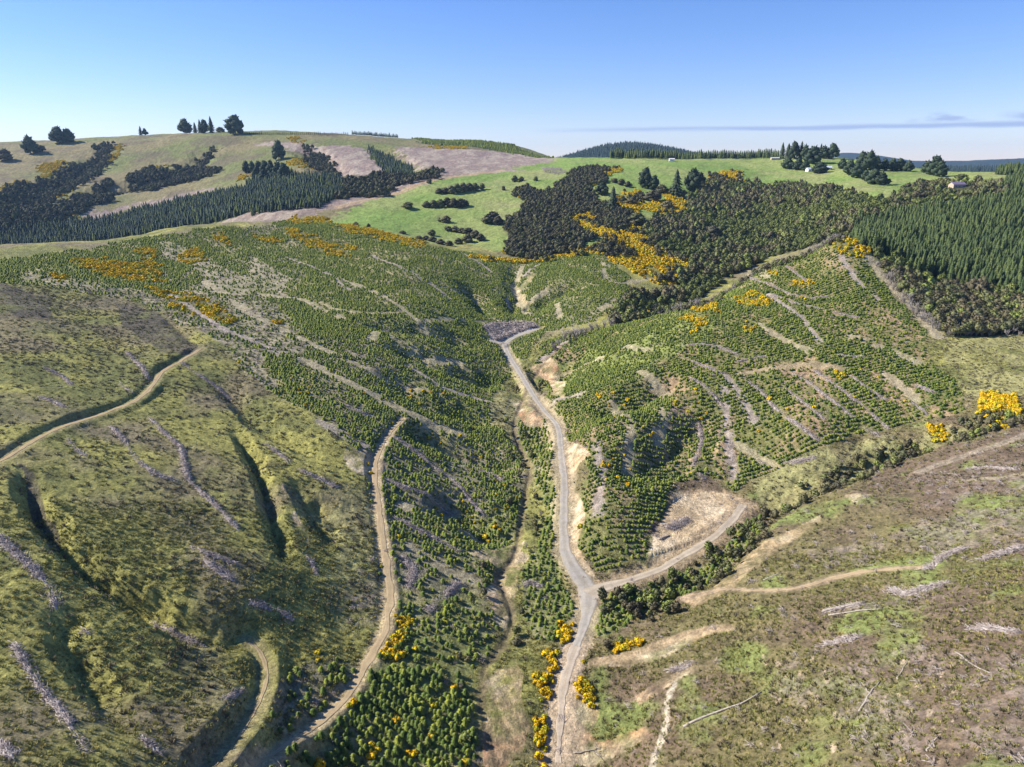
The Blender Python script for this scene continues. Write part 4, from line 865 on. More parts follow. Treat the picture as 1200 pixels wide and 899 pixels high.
for (pa, pb, rad, lb) in [((800,853),(893,812),.42,'long silvery fallen log lying across the green slope at lower right'), ((1007,833),(1030,800),.3,'dark thin fallen log on the brown slope at lower right'),
   ((963,717),(1014,706),.42,'pale fallen log on the right slope in the slash band'), ((970,721),(1034,714),.3,'thin pale fallen log under the larger one in the slash band'),
   ((1085,882),(1100,862),.24,'fallen branch near the bottom edge at right'), ((1050,798),(1063,775),.22,'thin fallen log in the purple litter at right'), ((895,680),(915,672),.25,'small grey log above the pink track'), ((772,633),(784,628),.5,'white weathered log at the lower end of the landing'),
   ((1010,800),(1022,818),.2,'short thin log beside the dark fallen log'), ((1120,765),(1160,790),.22,'grey fallen log in the litter near the right edge'), ((672,884),(700,878),.25,'pale stick lying on the bare pink ground at the bottom'), ((165,862),(188,884),.2,'thin fallen log on the lower left slope'), ((545,712),(556,716),.25,'pale log end among the lower pines')]:
    A = np.array(hit(*pa, rmax=330)); B_ = np.array(hit(*pb, rmax=330)); rad *= .72; n = 7; b = Buf(); rr_ = np.random.default_rng(int(pa[0])); z0 = gz(*A); V = []
    for k in range(n + 1):
        c = A + (B_ - A) * k / n + rr_.normal(size=2) * .12; z = gz(*c) - z0 + rad * .6; d = (B_ - A) / np.linalg.norm(B_ - A)
        for j in range(6):
            a = j * math.pi / 3; V.append((c[0] - A[0] - d[1] * math.cos(a) * rad * (1 - .5 * k / n), c[1] - A[1] + d[0] * math.cos(a) * rad * (1 - .5 * k / n), z + math.sin(a) * rad * (1 - .5 * k / n)))
    Fc = []
    for k in range(n):
        for j in range(6): q = k * 6; Fc += [(q + j, q + (j + 1) % 6, q + 6 + (j + 1) % 6), (q + j, q + 6 + (j + 1) % 6, q + 6 + j)]
    Fc += [(0, j + 1, j) for j in range(1, 5)] + [(n * 6, n * 6 + j, n * 6 + j + 1) for j in range(1, 5)]
    b.add(V, Fc)
    for k in range(8):
        f = rr_.uniform(.1, .95); c = (B_ - A) * f; add_stick(b, (c[0], c[1], gz(*(A + c)) - z0 + rad), rr_.uniform(0, 6.3), rr_.uniform(0, .6), rr_.uniform(.8, 2.4), rad * .2)
    tag(ob('fallen_log', b.mesh('fallen_log', M_log), loc=(A[0], A[1], z0)), lb, 'log', 'fallen logs on the cleared slopes')

# ------------------------------------------------------------------ young pines
def free(X, Y): return samp(BLK, X, Y) < .35
bare_all = np.maximum(BARE, CBARE * .8)
def pine_prob(X, Y):
    n = fbm(X, Y, 16, 3, 81); p_ = .94 - np.clip((n - .53) / .12, 0, 1) * .42
    return p_ * free(X, Y) * (1 - .66 * samp(bare_all, X, Y)) * np.where(samp(GSUM, X, Y) > .5, .35, 1)
GSUM = np.maximum.reduce([GORSE, GORSE2, GORSE3, GORSE4]).astype(np.float32)
PYL = scatter(np.maximum(PLANT_L, PLANT_B), 1.05, 1.75, R(-28), .2, 11, prob=lambda X, Y: pine_prob(X, Y) * (1 - .5 * samp(PLANT_B, X, Y)) * (1 - .35 * (fbm(X, Y, 7, 2, 87) > .55)))
PYV = scatter(PLANT_V, 1.15, 1.6, R(80), .25, 12, prob=lambda X, Y: pine_prob(X, Y) * .8)
PYC = scatter(PLANT_C, 1.0, 1.95, R(14), .12, 13, prob=pine_prob)
PYP = scatter(PLANT_P, 1.15, 1.4, R(35), .35, 14, prob=lambda X, Y: pine_prob(X, Y) + .1 * free(X, Y))
PYD = scatter(PLANT_D * (PLANT_L < .5), 1.1, 1.8, R(10), .18, 15, prob=pine_prob)
PY = np.concatenate([PYL, PYV, PYC, PYP, PYD])
PYn, PYr = split(PY, 300, 2)
REG = [(0,560,420,900,'young pine in the thicket above the lower left track bend'), (420,640,560,760,'young pine right of the tan track in the middle of the lower slope'), (250,760,460,900,'young pine beside the gorse along the tan track'), (400,760,600,900,'young pine in the scattered block at the bottom of the photo, left of the stream'),
       (560,640,700,900,'young pine between the stream and the gravel road below the junction'), (690,560,920,900,'young pine in the strip below the branch road')]
for i, (x, y) in enumerate(PYn):
    px, py = [float(a) for a in proj(x, y, gz(x, y) + 1)]
    wd = where_words(px, py, REG, 'young pine on the slope beside the valley road')
    if wd.endswith('left of the stream'): wd = band_words('young pine', px, py, [430, 470, 510, 545], ['next to the tan track', 'left part of the bottom block', 'middle of the bottom block', 'right part of the bottom block', 'near the eroded stream bank'], [800, 835, 865], ['high up', 'upper middle', 'lower middle', 'lowest'])
    elif 'beside the gorse along the tan track' in wd: wd = band_words('young pine', px, py, [340, 380, 410, 435], ['far left of it', 'left of it', 'close on its left', 'close on its right', 'right of it among gorse'], [790, 820, 845, 870], ['highest along the tan track', 'upper part of the tan track', 'middle of the tan track', 'lower part of the tan track', 'bottom end of the tan track'])
    elif 'lower left track bend' in wd: wd = band_words('young pine', px, py, [320, 350, 380], ['close to the dark bank', 'left middle of the small thicket', 'right middle of the small thicket', 'against the tan track'], [800, 835], ['at the top', 'halfway down', 'at the foot'])
    elif 'below the junction' in wd: wd = band_words('young pine', px, py, [610, 640], ['beside the stream', 'midway between stream and road', 'beside the gravel road'], [700, 740, 790], ['level with the road junction', 'just below the road junction', 'beside the upper roadside gorse', 'beside the lower roadside gorse'])
    tag(put('young_pine', YP[i % 3], x, y, random.uniform(.6, 1.0), random.uniform(0, 6.3), sz=random.uniform(.9, 1.5)), wd, 'young pine', wd.replace('young pine', 'young pines'))
_nr = (np.hypot(PYr[:, 0], PYr[:, 1]) < 185) & (PYr[:, 0] < -8)
inst('near_young_pines', PYr[_nr & (np.random.default_rng(5).uniform(size=len(PYr)) < .6)], YP, .45, 1.0, 'taller young pines in the blocks at the bottom of the valley', 'young pines', 20); PYr = PYr[~_nr]
inst('young_pines', PYr, YP, .42, .84, 'rows of young pines planted across the cut over slopes', 'young pines', 21)
# young plantation on the far slope
inst('far_young_pines', scatter(YPLANT, 5, 6, .3, .3, 16), YP, 1.6, 2.4, 'dark young plantation on the far slope below the skyline', 'young pines', 22)

# ------------------------------------------------------------------ gorse
G_all = np.concatenate([scatter(GORSE, 1.3, 1.3, .4, .5, 31, prob=lambda X, Y: .75 * (fbm(X, Y, 6, 3, 83) > .45) * free(X, Y)), scatter(GORSE3, 1.3, 1.3, .2, .5, 32, prob=lambda X, Y: .5 * (fbm(X, Y, 5, 2, 84) > .4)),
   scatter(GORSE4, 1.0, 1.0, .2, .5, 33, prob=lambda X, Y: .8 * (fbm(X, Y, 3.5, 2, 89) > .36) * (samp(PATH, X, Y) < .5))])
G_far = np.concatenate([scatter(GORSE2, 1.8, 1.8, .2, .5, 34, prob=lambda X, Y: .93 * (fbm(X, Y, 10, 3, 85) > .37)), scatter(np.maximum(BUSH_C, BUSH_R * (PXG < 830)), 2.6, 2.6, .2, .5, 39, prob=lambda X, Y: .8 * (fbm(X, Y, 18, 4, 98) > .63)), scatter(GORSE5, 3.2, 3.2, .2, .45, 35, prob=lambda X, Y: .85 * (fbm(X, Y, 22, 3, 85) > .42))])
stray = scatter(np.maximum(PLANT_L, PLANT_C), 4.5, 4.5, 0, .5, 36, prob=lambda X, Y: .05 + .5 * (fbm(X, Y, 26, 3, 86) > .66))
Gn, Gr = split(np.concatenate([G_all, stray[:110]]), 300, 1)
REG = [(0,700,600,900,'yellow gorse bush beside the lower tan track at left'), (600,700,672,900,'yellow gorse bush in the thicket left of the dirt road end'), (672,700,790,900,'yellow gorse bush right of the dirt road end'), (1080,410,1200,520,'yellow gorse bush in the bright patch at the right edge'),
       (780,250,1080,470,'yellow gorse bush on the pine covered hill'), (0,250,620,480,'yellow gorse bush on the left ridge among young pines')]
for i, (x, y) in enumerate(Gn):
    px, py = [float(a) for a in proj(x, y, gz(x, y) + 1)]; wd = where_words(px, py, REG, 'lone yellow gorse bush on the cut over slopes')
    if wd.startswith('lone'): wd = band_words('lone gorse bush', px, py, [430, 500, 560, 640, 700, 760, 830], ['left of the tan track', 'just right of the tan track', 'in the left slope pines', 'near the stream', 'beside the valley road', 'on the steep bank', 'above the landing', 'near the gully'], [400, 480, 560, 640], ['high on the slopes', 'upper valley slopes', 'middle valley slopes', 'lower valley slopes', 'near the road junction'])
    elif 'right edge' in wd: wd = band_words('yellow gorse bush', px, py, [1122, 1145, 1160, 1175], ['in the small left clump', 'in the thin trail up the bank', 'left side of the big patch', 'centre of the big patch', 'right side of the big patch'], [460, 478, 490], ['above the right edge gorse patch', 'top of the right edge gorse', 'middle of the right edge gorse', 'bottom of the right edge gorse'])
    elif 'beside the lower tan track' in wd: wd = band_words('yellow gorse bush', px, py, [300, 360, 400, 440, 465], ['left end', 'left of the track', 'close to the track', 'right of the track', 'right among pines', 'far right among pines'], [745, 775, 830, 865], ['highest by the tan track', 'second highest by the tan track', 'halfway along the tan track', 'low on the tan track', 'at the bottom by the tan track'])
    elif 'thicket left of the dirt road' in wd: wd = band_words('yellow gorse bush', px, py, [640, 655], ['on its left side', 'in its middle', 'touching the road side'], [755, 790, 830, 860], ['top of the roadside thicket', 'upper part of the roadside thicket', 'middle of the roadside thicket', 'lower part of the roadside thicket', 'bottom edge of the roadside thicket'])
    tag(put('gorse_bush', GB[i % 3], x, y, random.uniform(.45, .95), random.uniform(0, 6.3), sink=.1), wd, 'gorse bush', wd.replace('bush', 'bushes'))
inst('gorse', Gr, GB, .6, 1.15, 'smaller gorse bushes in gold flower on the ridges', 'gorse', 37, sink=.15)
inst('far_gorse', G_far, GB, 1.0, 1.8, 'gold flowering gorse on the far hillsides and between the dark bush', 'gorse', 38, sink=.3)

# ------------------------------------------------------------------ bush and forest
_hx, _hy = hit(1121, 221, 560); _hw = math.hypot(_hx, _hy)
def notg(X, Y):
    u_ = (X * _hx + Y * _hy) / _hw - _hw; v_ = (X * _hy - Y * _hx) / _hw
    return (samp(GSUM, X, Y) < .5) & ~((u_ > -42) & (u_ < 12) & (np.abs(v_) < 13))
NP_ = np.concatenate([scatter(BUSH_R, 3.9, 3.9, .3, .45, 41, prob=lambda X, Y: .97 * notg(X, Y)), scatter(BUSH_B, 3.4, 3.4, .1, .45, 42), scatter(BUSH_S, 4.8, 4.8, .2, .5, 43, prob=lambda X, Y: .8 * notg(X, Y))])
n1_, n2_ = split(NP_, 300, 5)
for i, (x, y) in enumerate(n1_):
    px, py = [float(a) for a in proj(x, y, gz(x, y) + 3)]
    wd = 'dark round native tree in the bush right of the pine covered hill' if px > 900 else 'dark round native tree in the bush left of the pine covered hill'
    wd = band_words('native tree', px, py, [760, 830, 900, 1000, 1060, 1090, 1120, 1150, 1175], ['at the foot of the spur', 'behind the left shoulder of the pine hill', 'behind the middle of its crest', 'near the summit', 'beside the gorse summit', 'next to the upper fence', 'next to the lower fence', 'left of the pale grass edge', 'above the pale grass edge', 'by the photo edge'], [320, 345, 365, 380], ['high in the bush', 'in the upper middle of the bush', 'in the lower middle of the bush', 'near the front of the bush', 'in the front row of the bush'])
    tag(put('native_tree', NT_[i % 4], x, y, random.uniform(.75, 1.15), random.uniform(0, 6.3)), wd, 'native tree', wd.replace('tree', 'trees'))
grn = fbm(n2_[:, 0], n2_[:, 1], 34, 4, 97) + .16 * np.exp(-((n2_[:, 0] - 250) / 70) ** 2 - ((n2_[:, 1] - 690) / 90) ** 2) > .53
inst('native_bush', n2_[~grn], NT_, .5, 1.35, 'dense dark native bush filling the far valley', 'native bush', 44)
inst('green_native_bush', n2_[grn], NG, .5, 1.15, 'olive green patches of native bush in the far valley', 'native bush', 49)
KP = scatter(BUSH_C, 3.3, 3.3, .2, .5, 45, prob=lambda X, Y: .97 * notg(X, Y))
KP = np.concatenate([KP, scatter(GORSE2, 4.5, 4.5, .3, .5, 140, prob=lambda X, Y: .9 * (fbm(X, Y, 20, 3, 141) > .52))])
inst('dark_scrub', KP, KT, .7, 1.3, 'dense dark scrub between the paddock and the gold gorse', 'scrub', 46)
inst('far_scrub', scatter(BUSH_F, 5.2, 5.2, .2, .45, 47), KT, 1.1, 1.7, 'navy dark scrub in the gullies of the far left hills', 'scrub', 48)
FP = np.concatenate([scatter(PINEF, 3.1, 3.3, .25, .36, 51), scatter(PINEH, 3.8, 3.8, .25, .3, 52)])
f1_, f2_ = split(FP, 300, 12)
for i, (x, y) in enumerate(f1_):
    px, py = [float(a) for a in proj(x, y, gz(x, y) + 5)]
    wd = band_words('tall plantation pine', px, py, [1040, 1060, 1080, 1110, 1140, 1170], ['at the left tip', 'above the fence top', 'above the fence middle', 'left of centre', 'centre right', 'right part', 'by the photo edge'], [285, 305, 320, 335], ['high on the forest face', 'upper middle of the forest face', 'lower middle of the forest face', 'second row of the forest front', 'front row above the brown bush'])
    tag(put('plantation_pine', MP[i % 3], x, y, random.uniform(.6, .95), random.uniform(0, 6.3), sink=.3), wd, 'pine tree', wd.replace('pine', 'pines', 1))
inst('pine_forest', f2_, MP, .5, .92, 'upper part of the dense pine plantation at the right', 'pine forest', 53, sink=.3)
inst('far_pine_forest', scatter(PINEL, 3.9, 3.9, .2, .33, 54), [MP[0], FPM[0]], .55, .95, 'dark pine forest strip beyond the left ridge', 'pine forest', 55, sink=.3)
# forested cone and ranges on the horizon
cone = ((np.abs((GX - (735 - CX) / F * 3300) / 800) < 1) & (RG > 2450) & (RG < 3500)).astype(np.float32)
inst('cone_hill_forest', scatter(cone, 11, 11, .2, .4, 56, rng_=(2400, 3600)), FPM, 1.2, 1.9, 'pine forest on the rounded hill on the skyline', 'pine forest', 57, sink=.3)
farr = ((PXG > 930) & (RG > 2500) & (RG < 3700)).astype(np.float32)
inst('far_range_forest', scatter(farr, 19, 19, .2, .4, 58, rng_=(2400, 3800)), FPM, 1.3, 2.0, 'dark forest on the low range behind the right paddock', 'pine forest', 59, sink=.3)

# ------------------------------------------------------------------ grass, tussock and litter
openm = (1 - np.clip(np.maximum.reduce([PLANT_L, PLANT_V, PLANT_C, PLANT_P, BUSH_R, BUSH_B, BUSH_C, BUSH_F, PINEF, PINEL, PADD, farL, PINEH]), 0, 1)).astype(np.float32)
nearm = openm * (RG < 430); plm = np.maximum.reduce([PLANT_L, PLANT_V, PLANT_C, PLANT_P, PLANT_B]).astype(np.float32)
tp = lambda X, Y: (.35 + .5 * ctr(fbm(X, Y, 9, 3, 91))) * free(X, Y)
T_ = np.concatenate([scatter(nearm * (RG < 190), .75, .75, .2, .5, 61, prob=tp), scatter(nearm * (RG >= 190), 1.5, 1.5, .2, .5, 62, prob=lambda X, Y: tp(X, Y) * .8)])
inst('tussock_grass', T_, TU, .4, 1.0, 'clumpy olive tussock and grass on the open slopes', 'tussock grass', 63, tilt=.2, sink=.08)
hp = lambda X, Y: (.12 + .16 * (X > 20) + .55 * ctr(fbm(X, Y, 12, 3, 92), .45, .65)) * free(X, Y)
inst('low_brown_scrub', scatter(nearm, 1.6, 1.6, .5, .5, 64, prob=hp), HE, .6, 1.4, 'low brown scrub scattered over the open slopes', 'low scrub', 65, tilt=.2, sink=.08)
inst('plantation_undergrowth', scatter(plm * (RG < 420), 1.9, 1.9, .5, .5, 66, prob=lambda X, Y: .55 * free(X, Y)), TU, .7, 1.4, 'grass and fern growing between the young pines', 'undergrowth', 67, tilt=.2, sink=.05)
inst('slash_litter', np.concatenate([scatter(np.maximum(PURP, BARE * .9) * (RG < 420), 2.6, 2.6, .3, .5, 68, prob=lambda X, Y: .75 * (fbm(X, Y, 8, 3, 93) > .47)), scatter(nearm * right_hill, 5, 5, 0, .5, 69, prob=lambda X, Y: .4 + 0 * X), scatter(plm * (RG < 420), 6, 6, 0, .5, 70, prob=lambda X, Y: .5 * free(X, Y))]), SK, .3, .9, 'grey branches and slash litter strewn over the ground', 'slash litter', 71, tilt=.15)

# ------------------------------------------------------------------ trees one can tell apart
def crown_full(seed, m):
    r_ = np.random.default_rng(seed); b = Buf()
    for k in range(15):
        z = .14 + .72 * (k / 14); q = .30 * math.sin(math.pi * min(1, .28 + .72 * (k / 14))) * r_.uniform(.5, 1.1); a = k * 2.4 + r_.uniform(0, .5); rr = r_.uniform(.14, .23)
        c = (math.cos(a) * q, math.sin(a) * q, z); rd = (rr, rr, rr * .9); lump(b, c, rd, r_, .22); tufts(b, c, rd, 14, .09, r_, .3)
    return b.mesh('crown', m)
CR = [crown_full(200 + k, M_cyp) for k in range(3)]
CD = [crown_full(210 + k, M_kan) for k in range(3)]
CC = [crown_cone(1, 1, 0, 220 + k, M_cyp, 9, 9, droop=.2, pw=.75) for k in range(2)]
TK = [trunk_mesh(1, .055, .03, M_bark, 3, k) for k in range(2)]
def tree(kind, cat, px, py, wpx, hpx, label, group=None, rmin=600, rmax=2300, lift=.02):
    """px, py: foot of the tree; its size follows from its distance"""
    x, y = hit(px, py, rmin, rmax); d = math.hypot(x, y); wd, hh = wpx * d / F, hpx * d / F
    t = ob(cat.replace(' ', '_'), None, loc=(x, y, gz(x, y) - .3)); t.rotation_euler.z = random.uniform(0, 6.3); t.empty_display_size = 1
    tag(t, label, cat, group)
    k = ob('trunk', random.choice(TK), t); k.scale = (wd * .9, wd * .9, hh * .6)
    me_ = random.choice({'r': CR, 'd': CD, 'c': CC}[kind]); c = ob('crown', me_, t, loc=(0, 0, hh * lift)); s = 1.25 if kind != 'c' else 1.05
    c.scale = (wd * s, wd * s * random.uniform(.85, 1.1), hh * (1 - lift) * (1.02 if kind != 'c' else .92)); return t
SKY_ = [('r',36,180,13,15,'lone round tree left of the big skyline tree on the far left hill'),('d',48,178,9,6,'low shrub leaning against the lone round tree at far left'),('d',6,188,13,10,'dark shrub at the left edge below the skyline'),
 ('r',69,168,15,14,'left half of the broad round tree on the far left skyline'),('r',80,167,13,12,'right half of the broad round tree on the far left skyline'),('c',165,158,5,9,'small pointed tree alone on the left skyline'),('r',170,158,5,6,'small bush beside the lone pointed skyline tree'),
 ('r',217,156,13,13,'leftmost round tree of the skyline group'),('c',229,156,7,11,'narrow tree second from left in the skyline group'),('c',235,156,6,14,'thin pointed tree in the middle of the skyline group'),('r',240,156,9,12,'dark rounded tree right of the thin one in the skyline group'),('c',248,156,9,17,'tallest pointed tree of the skyline group'),
 ('d',258,155,9,5,'low bush between the skyline group and the large dark tree'),('r',276,157,19,17,'large dark round tree at the right end of the skyline group')]
for a in SKY_: tree(a[0], 'tree' if a[0] != 'd' else 'shrub', *a[1:], rmin=1100)
for k, (px, py, w_, h_) in enumerate([(289,203,9,12),(296,202,9,11),(304,203,9,12),(311,204,10,13),(318,206,11,15),(326,207,11,15),(333,209,12,15),(327,187,12,18),(300,209,10,10),(310,212,10,12)]):
    lb = ['leftmost tree of the dark grove above the pine strip','second tree from left in the dark grove above the pine strip','third tree from left in the grove above the pine strip','fourth tree from left in the grove above the pine strip','tall tree in the middle of the grove above the pine strip','tree right of centre in the grove above the pine strip','rightmost tree of the grove above the pine strip','single dark tree standing above the grove beside the gold gorse','lowest left tree of the grove, touching the pine strip','lowest right tree of the grove, touching the pine strip'][k]
    tree('r', 'tree', px, py, w_, h_, lb, rmin=900)
PADS = [(515,227,8,6,'leftmost shrub of the upper dark clump in the green paddock'),(522,227,9,7,'second shrub of the upper dark clump in the green paddock'),(529,227,10,9,'third shrub of the upper dark clump in the green paddock'),(536,226,10,10,'fourth shrub of the upper dark clump in the green paddock'),(543,225,10,10,'fifth shrub of the upper dark clump in the green paddock'),(550,224,10,9,'sixth shrub of the upper dark clump in the green paddock'),(557,223,9,8,'rightmost shrub of the upper dark clump in the green paddock'),
 (565,222,6,7,'small shrub just right of the upper dark clump'),(590,223,4,5,'tiny lone shrub in the upper right of the green paddock'),(503,215,6,5,'small shrub at the paddock edge beside the farm track'),(512,227,4,3,'tiny shrub left of the upper dark clump'),
 (500,243,9,7,'leftmost shrub of the middle dark clump in the paddock'),(508,243,10,8,'second shrub of the middle dark clump in the paddock'),(516,243,11,9,'third shrub of the middle dark clump in the paddock'),(524,242,12,10,'fourth shrub of the middle dark clump in the paddock'),(532,243,12,10,'fifth shrub of the middle dark clump in the paddock'),(540,242,12,9,'sixth shrub of the middle dark clump in the paddock'),(546,241,8,6,'rightmost shrub of the middle dark clump in the paddock'),
 (515,260,5,5,'smaller shrub of the pair below the middle clump'),(523,261,11,8,'larger shrub of the pair below the middle clump'),(478,244,12,7,'dark shrub alone at the left of the green paddock'),(506,276,9,7,'round shrub alone low in the green paddock'),(570,262,12,10,'left part of the big round bush in the paddock centre right'),(577,260,15,12,'top of the big round bush in the paddock centre right'),(584,263,12,10,'right part of the big round bush in the paddock centre right'),
 (525,270,9,5,'upper left shrub of the lower dark clump in the paddock'),(533,271,10,6,'second shrub along the top of the lower dark clump'),(541,273,10,6,'third shrub along the top of the lower dark clump'),(549,275,12,8,'middle shrub of the lower dark clump in the paddock'),(557,278,12,8,'right of centre shrub of the lower dark clump'),(563,282,11,8,'rightmost shrub of the lower dark clump in the paddock'),(548,284,13,9,'lower shrub in the heart of the lower dark clump'),(537,286,10,7,'lower left shrub of the lower dark clump'),
 (491,280,9,4,'first shrub of the row along the bottom of the paddock'),(499,281,9,5,'second shrub of the row along the bottom of the paddock'),(507,283,9,6,'third shrub of the row along the bottom of the paddock'),(516,286,10,6,'fourth shrub of the row along the bottom of the paddock'),(526,288,10,6,'fifth shrub of the row along the bottom of the paddock'),(472,274,8,4,'grey green shrub left of the bottom paddock row'),(417,264,7,4,'dark shrub behind the gold ridge at the paddock corner'),(432,266,4,4,'small round shrub behind the gold ridge'),(603,213,7,7,'dark tree right of the pink slash slope at the paddock top'),(611,212,6,5,'small tree at the paddock top beside the slash heap'),(628,212,5,5,'shrub beside the grey slash and boulder heap'),
 (701,212,5,4,'small shrub in the row above the round centre tree'),(728,217,8,7,'shrub left in the hedge above the gold gorse'),(736,219,8,6,'shrub right in the hedge above the gold gorse'),(720,214,8,5,'low shrub in the hedge below the gold patch on the paddock')]
for px, py, w_, h_, lb in PADS: tree('d', 'shrub', px, py, w_, h_, lb, 'dark shrubs in the green paddock', rmin=640, lift=.02)
MID = [('r',706,228,14,13,'round dark tree on the green flat left of the tall conifer'),('c',718,245,17,26,'tall conifer beside the pale track in the gold gorse'),('r',756,220,15,20,'tall dark round tree above the gold gorse'),('r',766,222,12,14,'dark tree leaning on the right of the tall round one'),('c',792,230,18,30,'tall broad conifer standing in the gold gorse'),('r',812,224,17,23,'dark tree right of the broad conifer'),('r',820,218,12,14,'smaller dark tree at the edge of the gold patch'),('d',775,226,14,9,'low dark bush between the two tall trees in the gorse'),
 ('d',745,262,20,12,'dark bush island in the lower gold gorse'),('d',765,236,20,12,'dark bush island under the tall round tree'),('d',782,244,14,8,'dark bush island in the upper right gold gorse'),('d',740,240,12,8,'small dark bush in the gold gorse above the track'),
 ('d',834,280,20,14,'dark bush at the left of the brown forest edge'),('r',640,216,0.1,0.1,'')]
for a in MID[:-1]: tree(a[0], 'conifer tree' if a[0] == 'c' else ('tree' if a[0] == 'r' else 'bush'), *a[1:], rmin=620)
RT = [('c',916,186,9,17,'leftmost tall tree of the dark stand behind the houses'),('c',923,186,10,16,'second tall tree of the dark stand behind the houses'),('r',930,186,12,16,'third tall tree of the dark stand behind the houses'),('c',938,186,10,18,'tallest tree of the dark stand behind the houses'),('r',943,187,9,14,'right end tree of the dark stand behind the houses'),
 ('r',923,198,12,12,'round bush on the green slope below the dark stand'),('r',935,199,12,11,'bush beside the pale houses, left of them'),('r',943,200,9,9,'small bush touching the left pale house'),('r',953,192,17,17,'broad dark tree behind the two pale houses'),('r',965,186,12,12,'dark tree behind the broad tree, on the skyline'),('c',961,184,6,14,'spiky tree top above the houses on the skyline'),('r',975,186,12,14,'right end tree of the skyline group above the houses'),
 ('r',960,203,15,11,'round dark tree between the two pale houses'),('r',987,198,9,10,'small tree on the green slope right of the houses'),('r',995,205,12,14,'left tree of the diagonal row down the right paddock'),('r',1003,208,12,14,'second tree of the diagonal row down the right paddock'),('r',1009,199,13,17,'tall dark tree above the diagonal row'),('r',1018,200,14,18,'tallest tree above the diagonal row'),('r',1026,200,11,13,'right tree of the clump above the diagonal row'),
 ('r',1014,212,11,10,'third tree of the diagonal row down the right paddock'),('r',1023,216,15,14,'fourth tree of the diagonal row down the right paddock'),('r',1033,217,13,12,'lowest tree of the diagonal row down the right paddock'),('r',1036,200,10,11,'first tree of the row on the right paddock crest'),('r',1045,200,10,11,'second tree of the row on the right paddock crest'),('r',1054,200,10,11,'third tree of the row on the right paddock crest'),('r',1064,201,10,10,'last tree of the row on the right paddock crest'),
 ('r',1086,204,12,12,'left tree of the dark clump on the right skyline'),('r',1094,206,15,18,'tall middle tree of the dark clump on the right skyline'),('r',1101,207,12,14,'right tree of the dark clump on the right skyline'),('d',1126,210,11,5,'low dark bush on the pale grass right of the skyline clump')]
for a in RT: tree(a[0], 'tree' if a[0] != 'd' else 'shrub', *a[1:], rmin=640)
# skyline belts
SB = []
for px in np.arange(716, 912, 2.1):
    x, y = hit(px, 186.5, 1000, 1500); Y = y + 6 + 14 * random.random()
    for q in (0, 13): SB.append((x * (Y + q) / y, Y + q))
SB = np.array(SB); SB = SB[np.lexsort((SB[:, 0],))]
for i, (x, y) in enumerate(SB[:]):
    px = proj(x, y, 150)[0]; wd = 'pine of the skyline belt, ' + ['left end below the round forested hill', 'left of the white shed', 'directly behind the white shed', 'right of the white shed', 'middle of the right half', 'right end beside the tall dark stand'][int(np.searchsorted([745, 778, 800, 840, 880], px))]
    tag(put('belt_pine', MP[i % 3], x, y, random.uniform(1.05, 1.4), random.uniform(0, 6.3), sink=.3), wd, 'pine tree', wd.replace('pine', 'pines', 1))
for i, px in enumerate(np.r_[np.arange(288, 408, 2.3), np.arange(413, 466, 1.6)]):
    x, y = hit(px, 158, 1100, 1800); hg_ = px > 410
    wd = ('dark pine in the dense skyline belt above the slash slope, ' + ('left half' if px < 440 else 'right half')) if hg_ else 'small tree of the thin skyline hedge, ' + ['next to the large dark round tree', 'above the single dark tree', 'above the gold gorse', 'right end by the slash slope'][int(np.searchsorted([315, 345, 375], px))]
    tag(put('hedge_tree', MP[i % 3], x, y, random.uniform(.8, 1.1) if hg_ else random.uniform(.5, .75), random.uniform(0, 6.3), sz=.8), wd, 'hedge tree', wd.replace('pine', 'pines').replace('tree', 'trees'))
# dead grey trees
DL = [(662,396),(668,394),(673,392),(676,394),(681,390),(686,391),(693,387),(649,408),(655,402),(700,384),(708,382),(716,381),(725,378),(736,375),(748,371)]
for i, (px, py) in enumerate(DL):
    x, y = hit(px, py + 3, rmax=520); s_ = random.uniform(1.2, 1.9)
    wd = 'bare grey dead tree in the stand right of the upper slash heap' if px < 697 else 'bare grey dead tree on the spur edge below the dark bush'
    tag(put('dead_tree', DT[i % 3], x, y, s_, random.uniform(0, 6.3)), wd, 'dead tree', wd.replace('tree', 'trees'))
edge = np.zeros(H.shape, np.float32)
for pl, hw in ((W([(760,372),(800,354),(850,326),(900,313),(945,299),(980,282)], rmax=505), 4), (W([(1030,314),(1048,336),(1080,372),(1110,392),(1190,392)], rmax=460), 3)):
    ix, d, s, t, _ = near(pl, hw); edge[ix] = 1
crst = np.zeros(H.shape, np.float32); ix, d, s, t, _ = near(W([(735,368),(760,362),(800,346),(850,318),(900,304),(945,291),(978,279)], rmax=505), 9); crst[ix] = 1
inst('crest_scrub', scatter(crst, 2.1, 2.1, .2, .5, 177, prob=lambda X, Y: .8 + 0 * X), [DT[0], NT_[0], NT_[2], DT[2]], .3, .62, 'mixed low scrub and dead stems along the crest of the pine covered hill', 'scrub', 178, tilt=.15)
inst('dead_scrub', scatter(edge, 2.6, 2.6, 0, .5, 171, prob=lambda X, Y: .6 + 0 * X), DT, .7, 1.2, 'pale dead scrub along the edges of the native bush', 'dead scrub', 172, tilt=.15)
gm = np.zeros(H.shape, np.float32); ix, d, s, t, _ = near(DGUL, 9); gm[ix] = 1
inst('gully_scrub', scatter(gm, 2.6, 2.6, .3, .5, 173, prob=lambda X, Y: .75 * (fbm(X, Y, 9, 2, 95) > .43) * free(X, Y)), [KT[0], NT_[1], NT_[2]], .3, .6, 'mixed scrub growing along the gully right of the landing', 'scrub', 174, tilt=.15)
sm = np.zeros(H.shape, np.float32); ix, d, s, t, _ = near(STREAM, 7); sm[ix] = 1
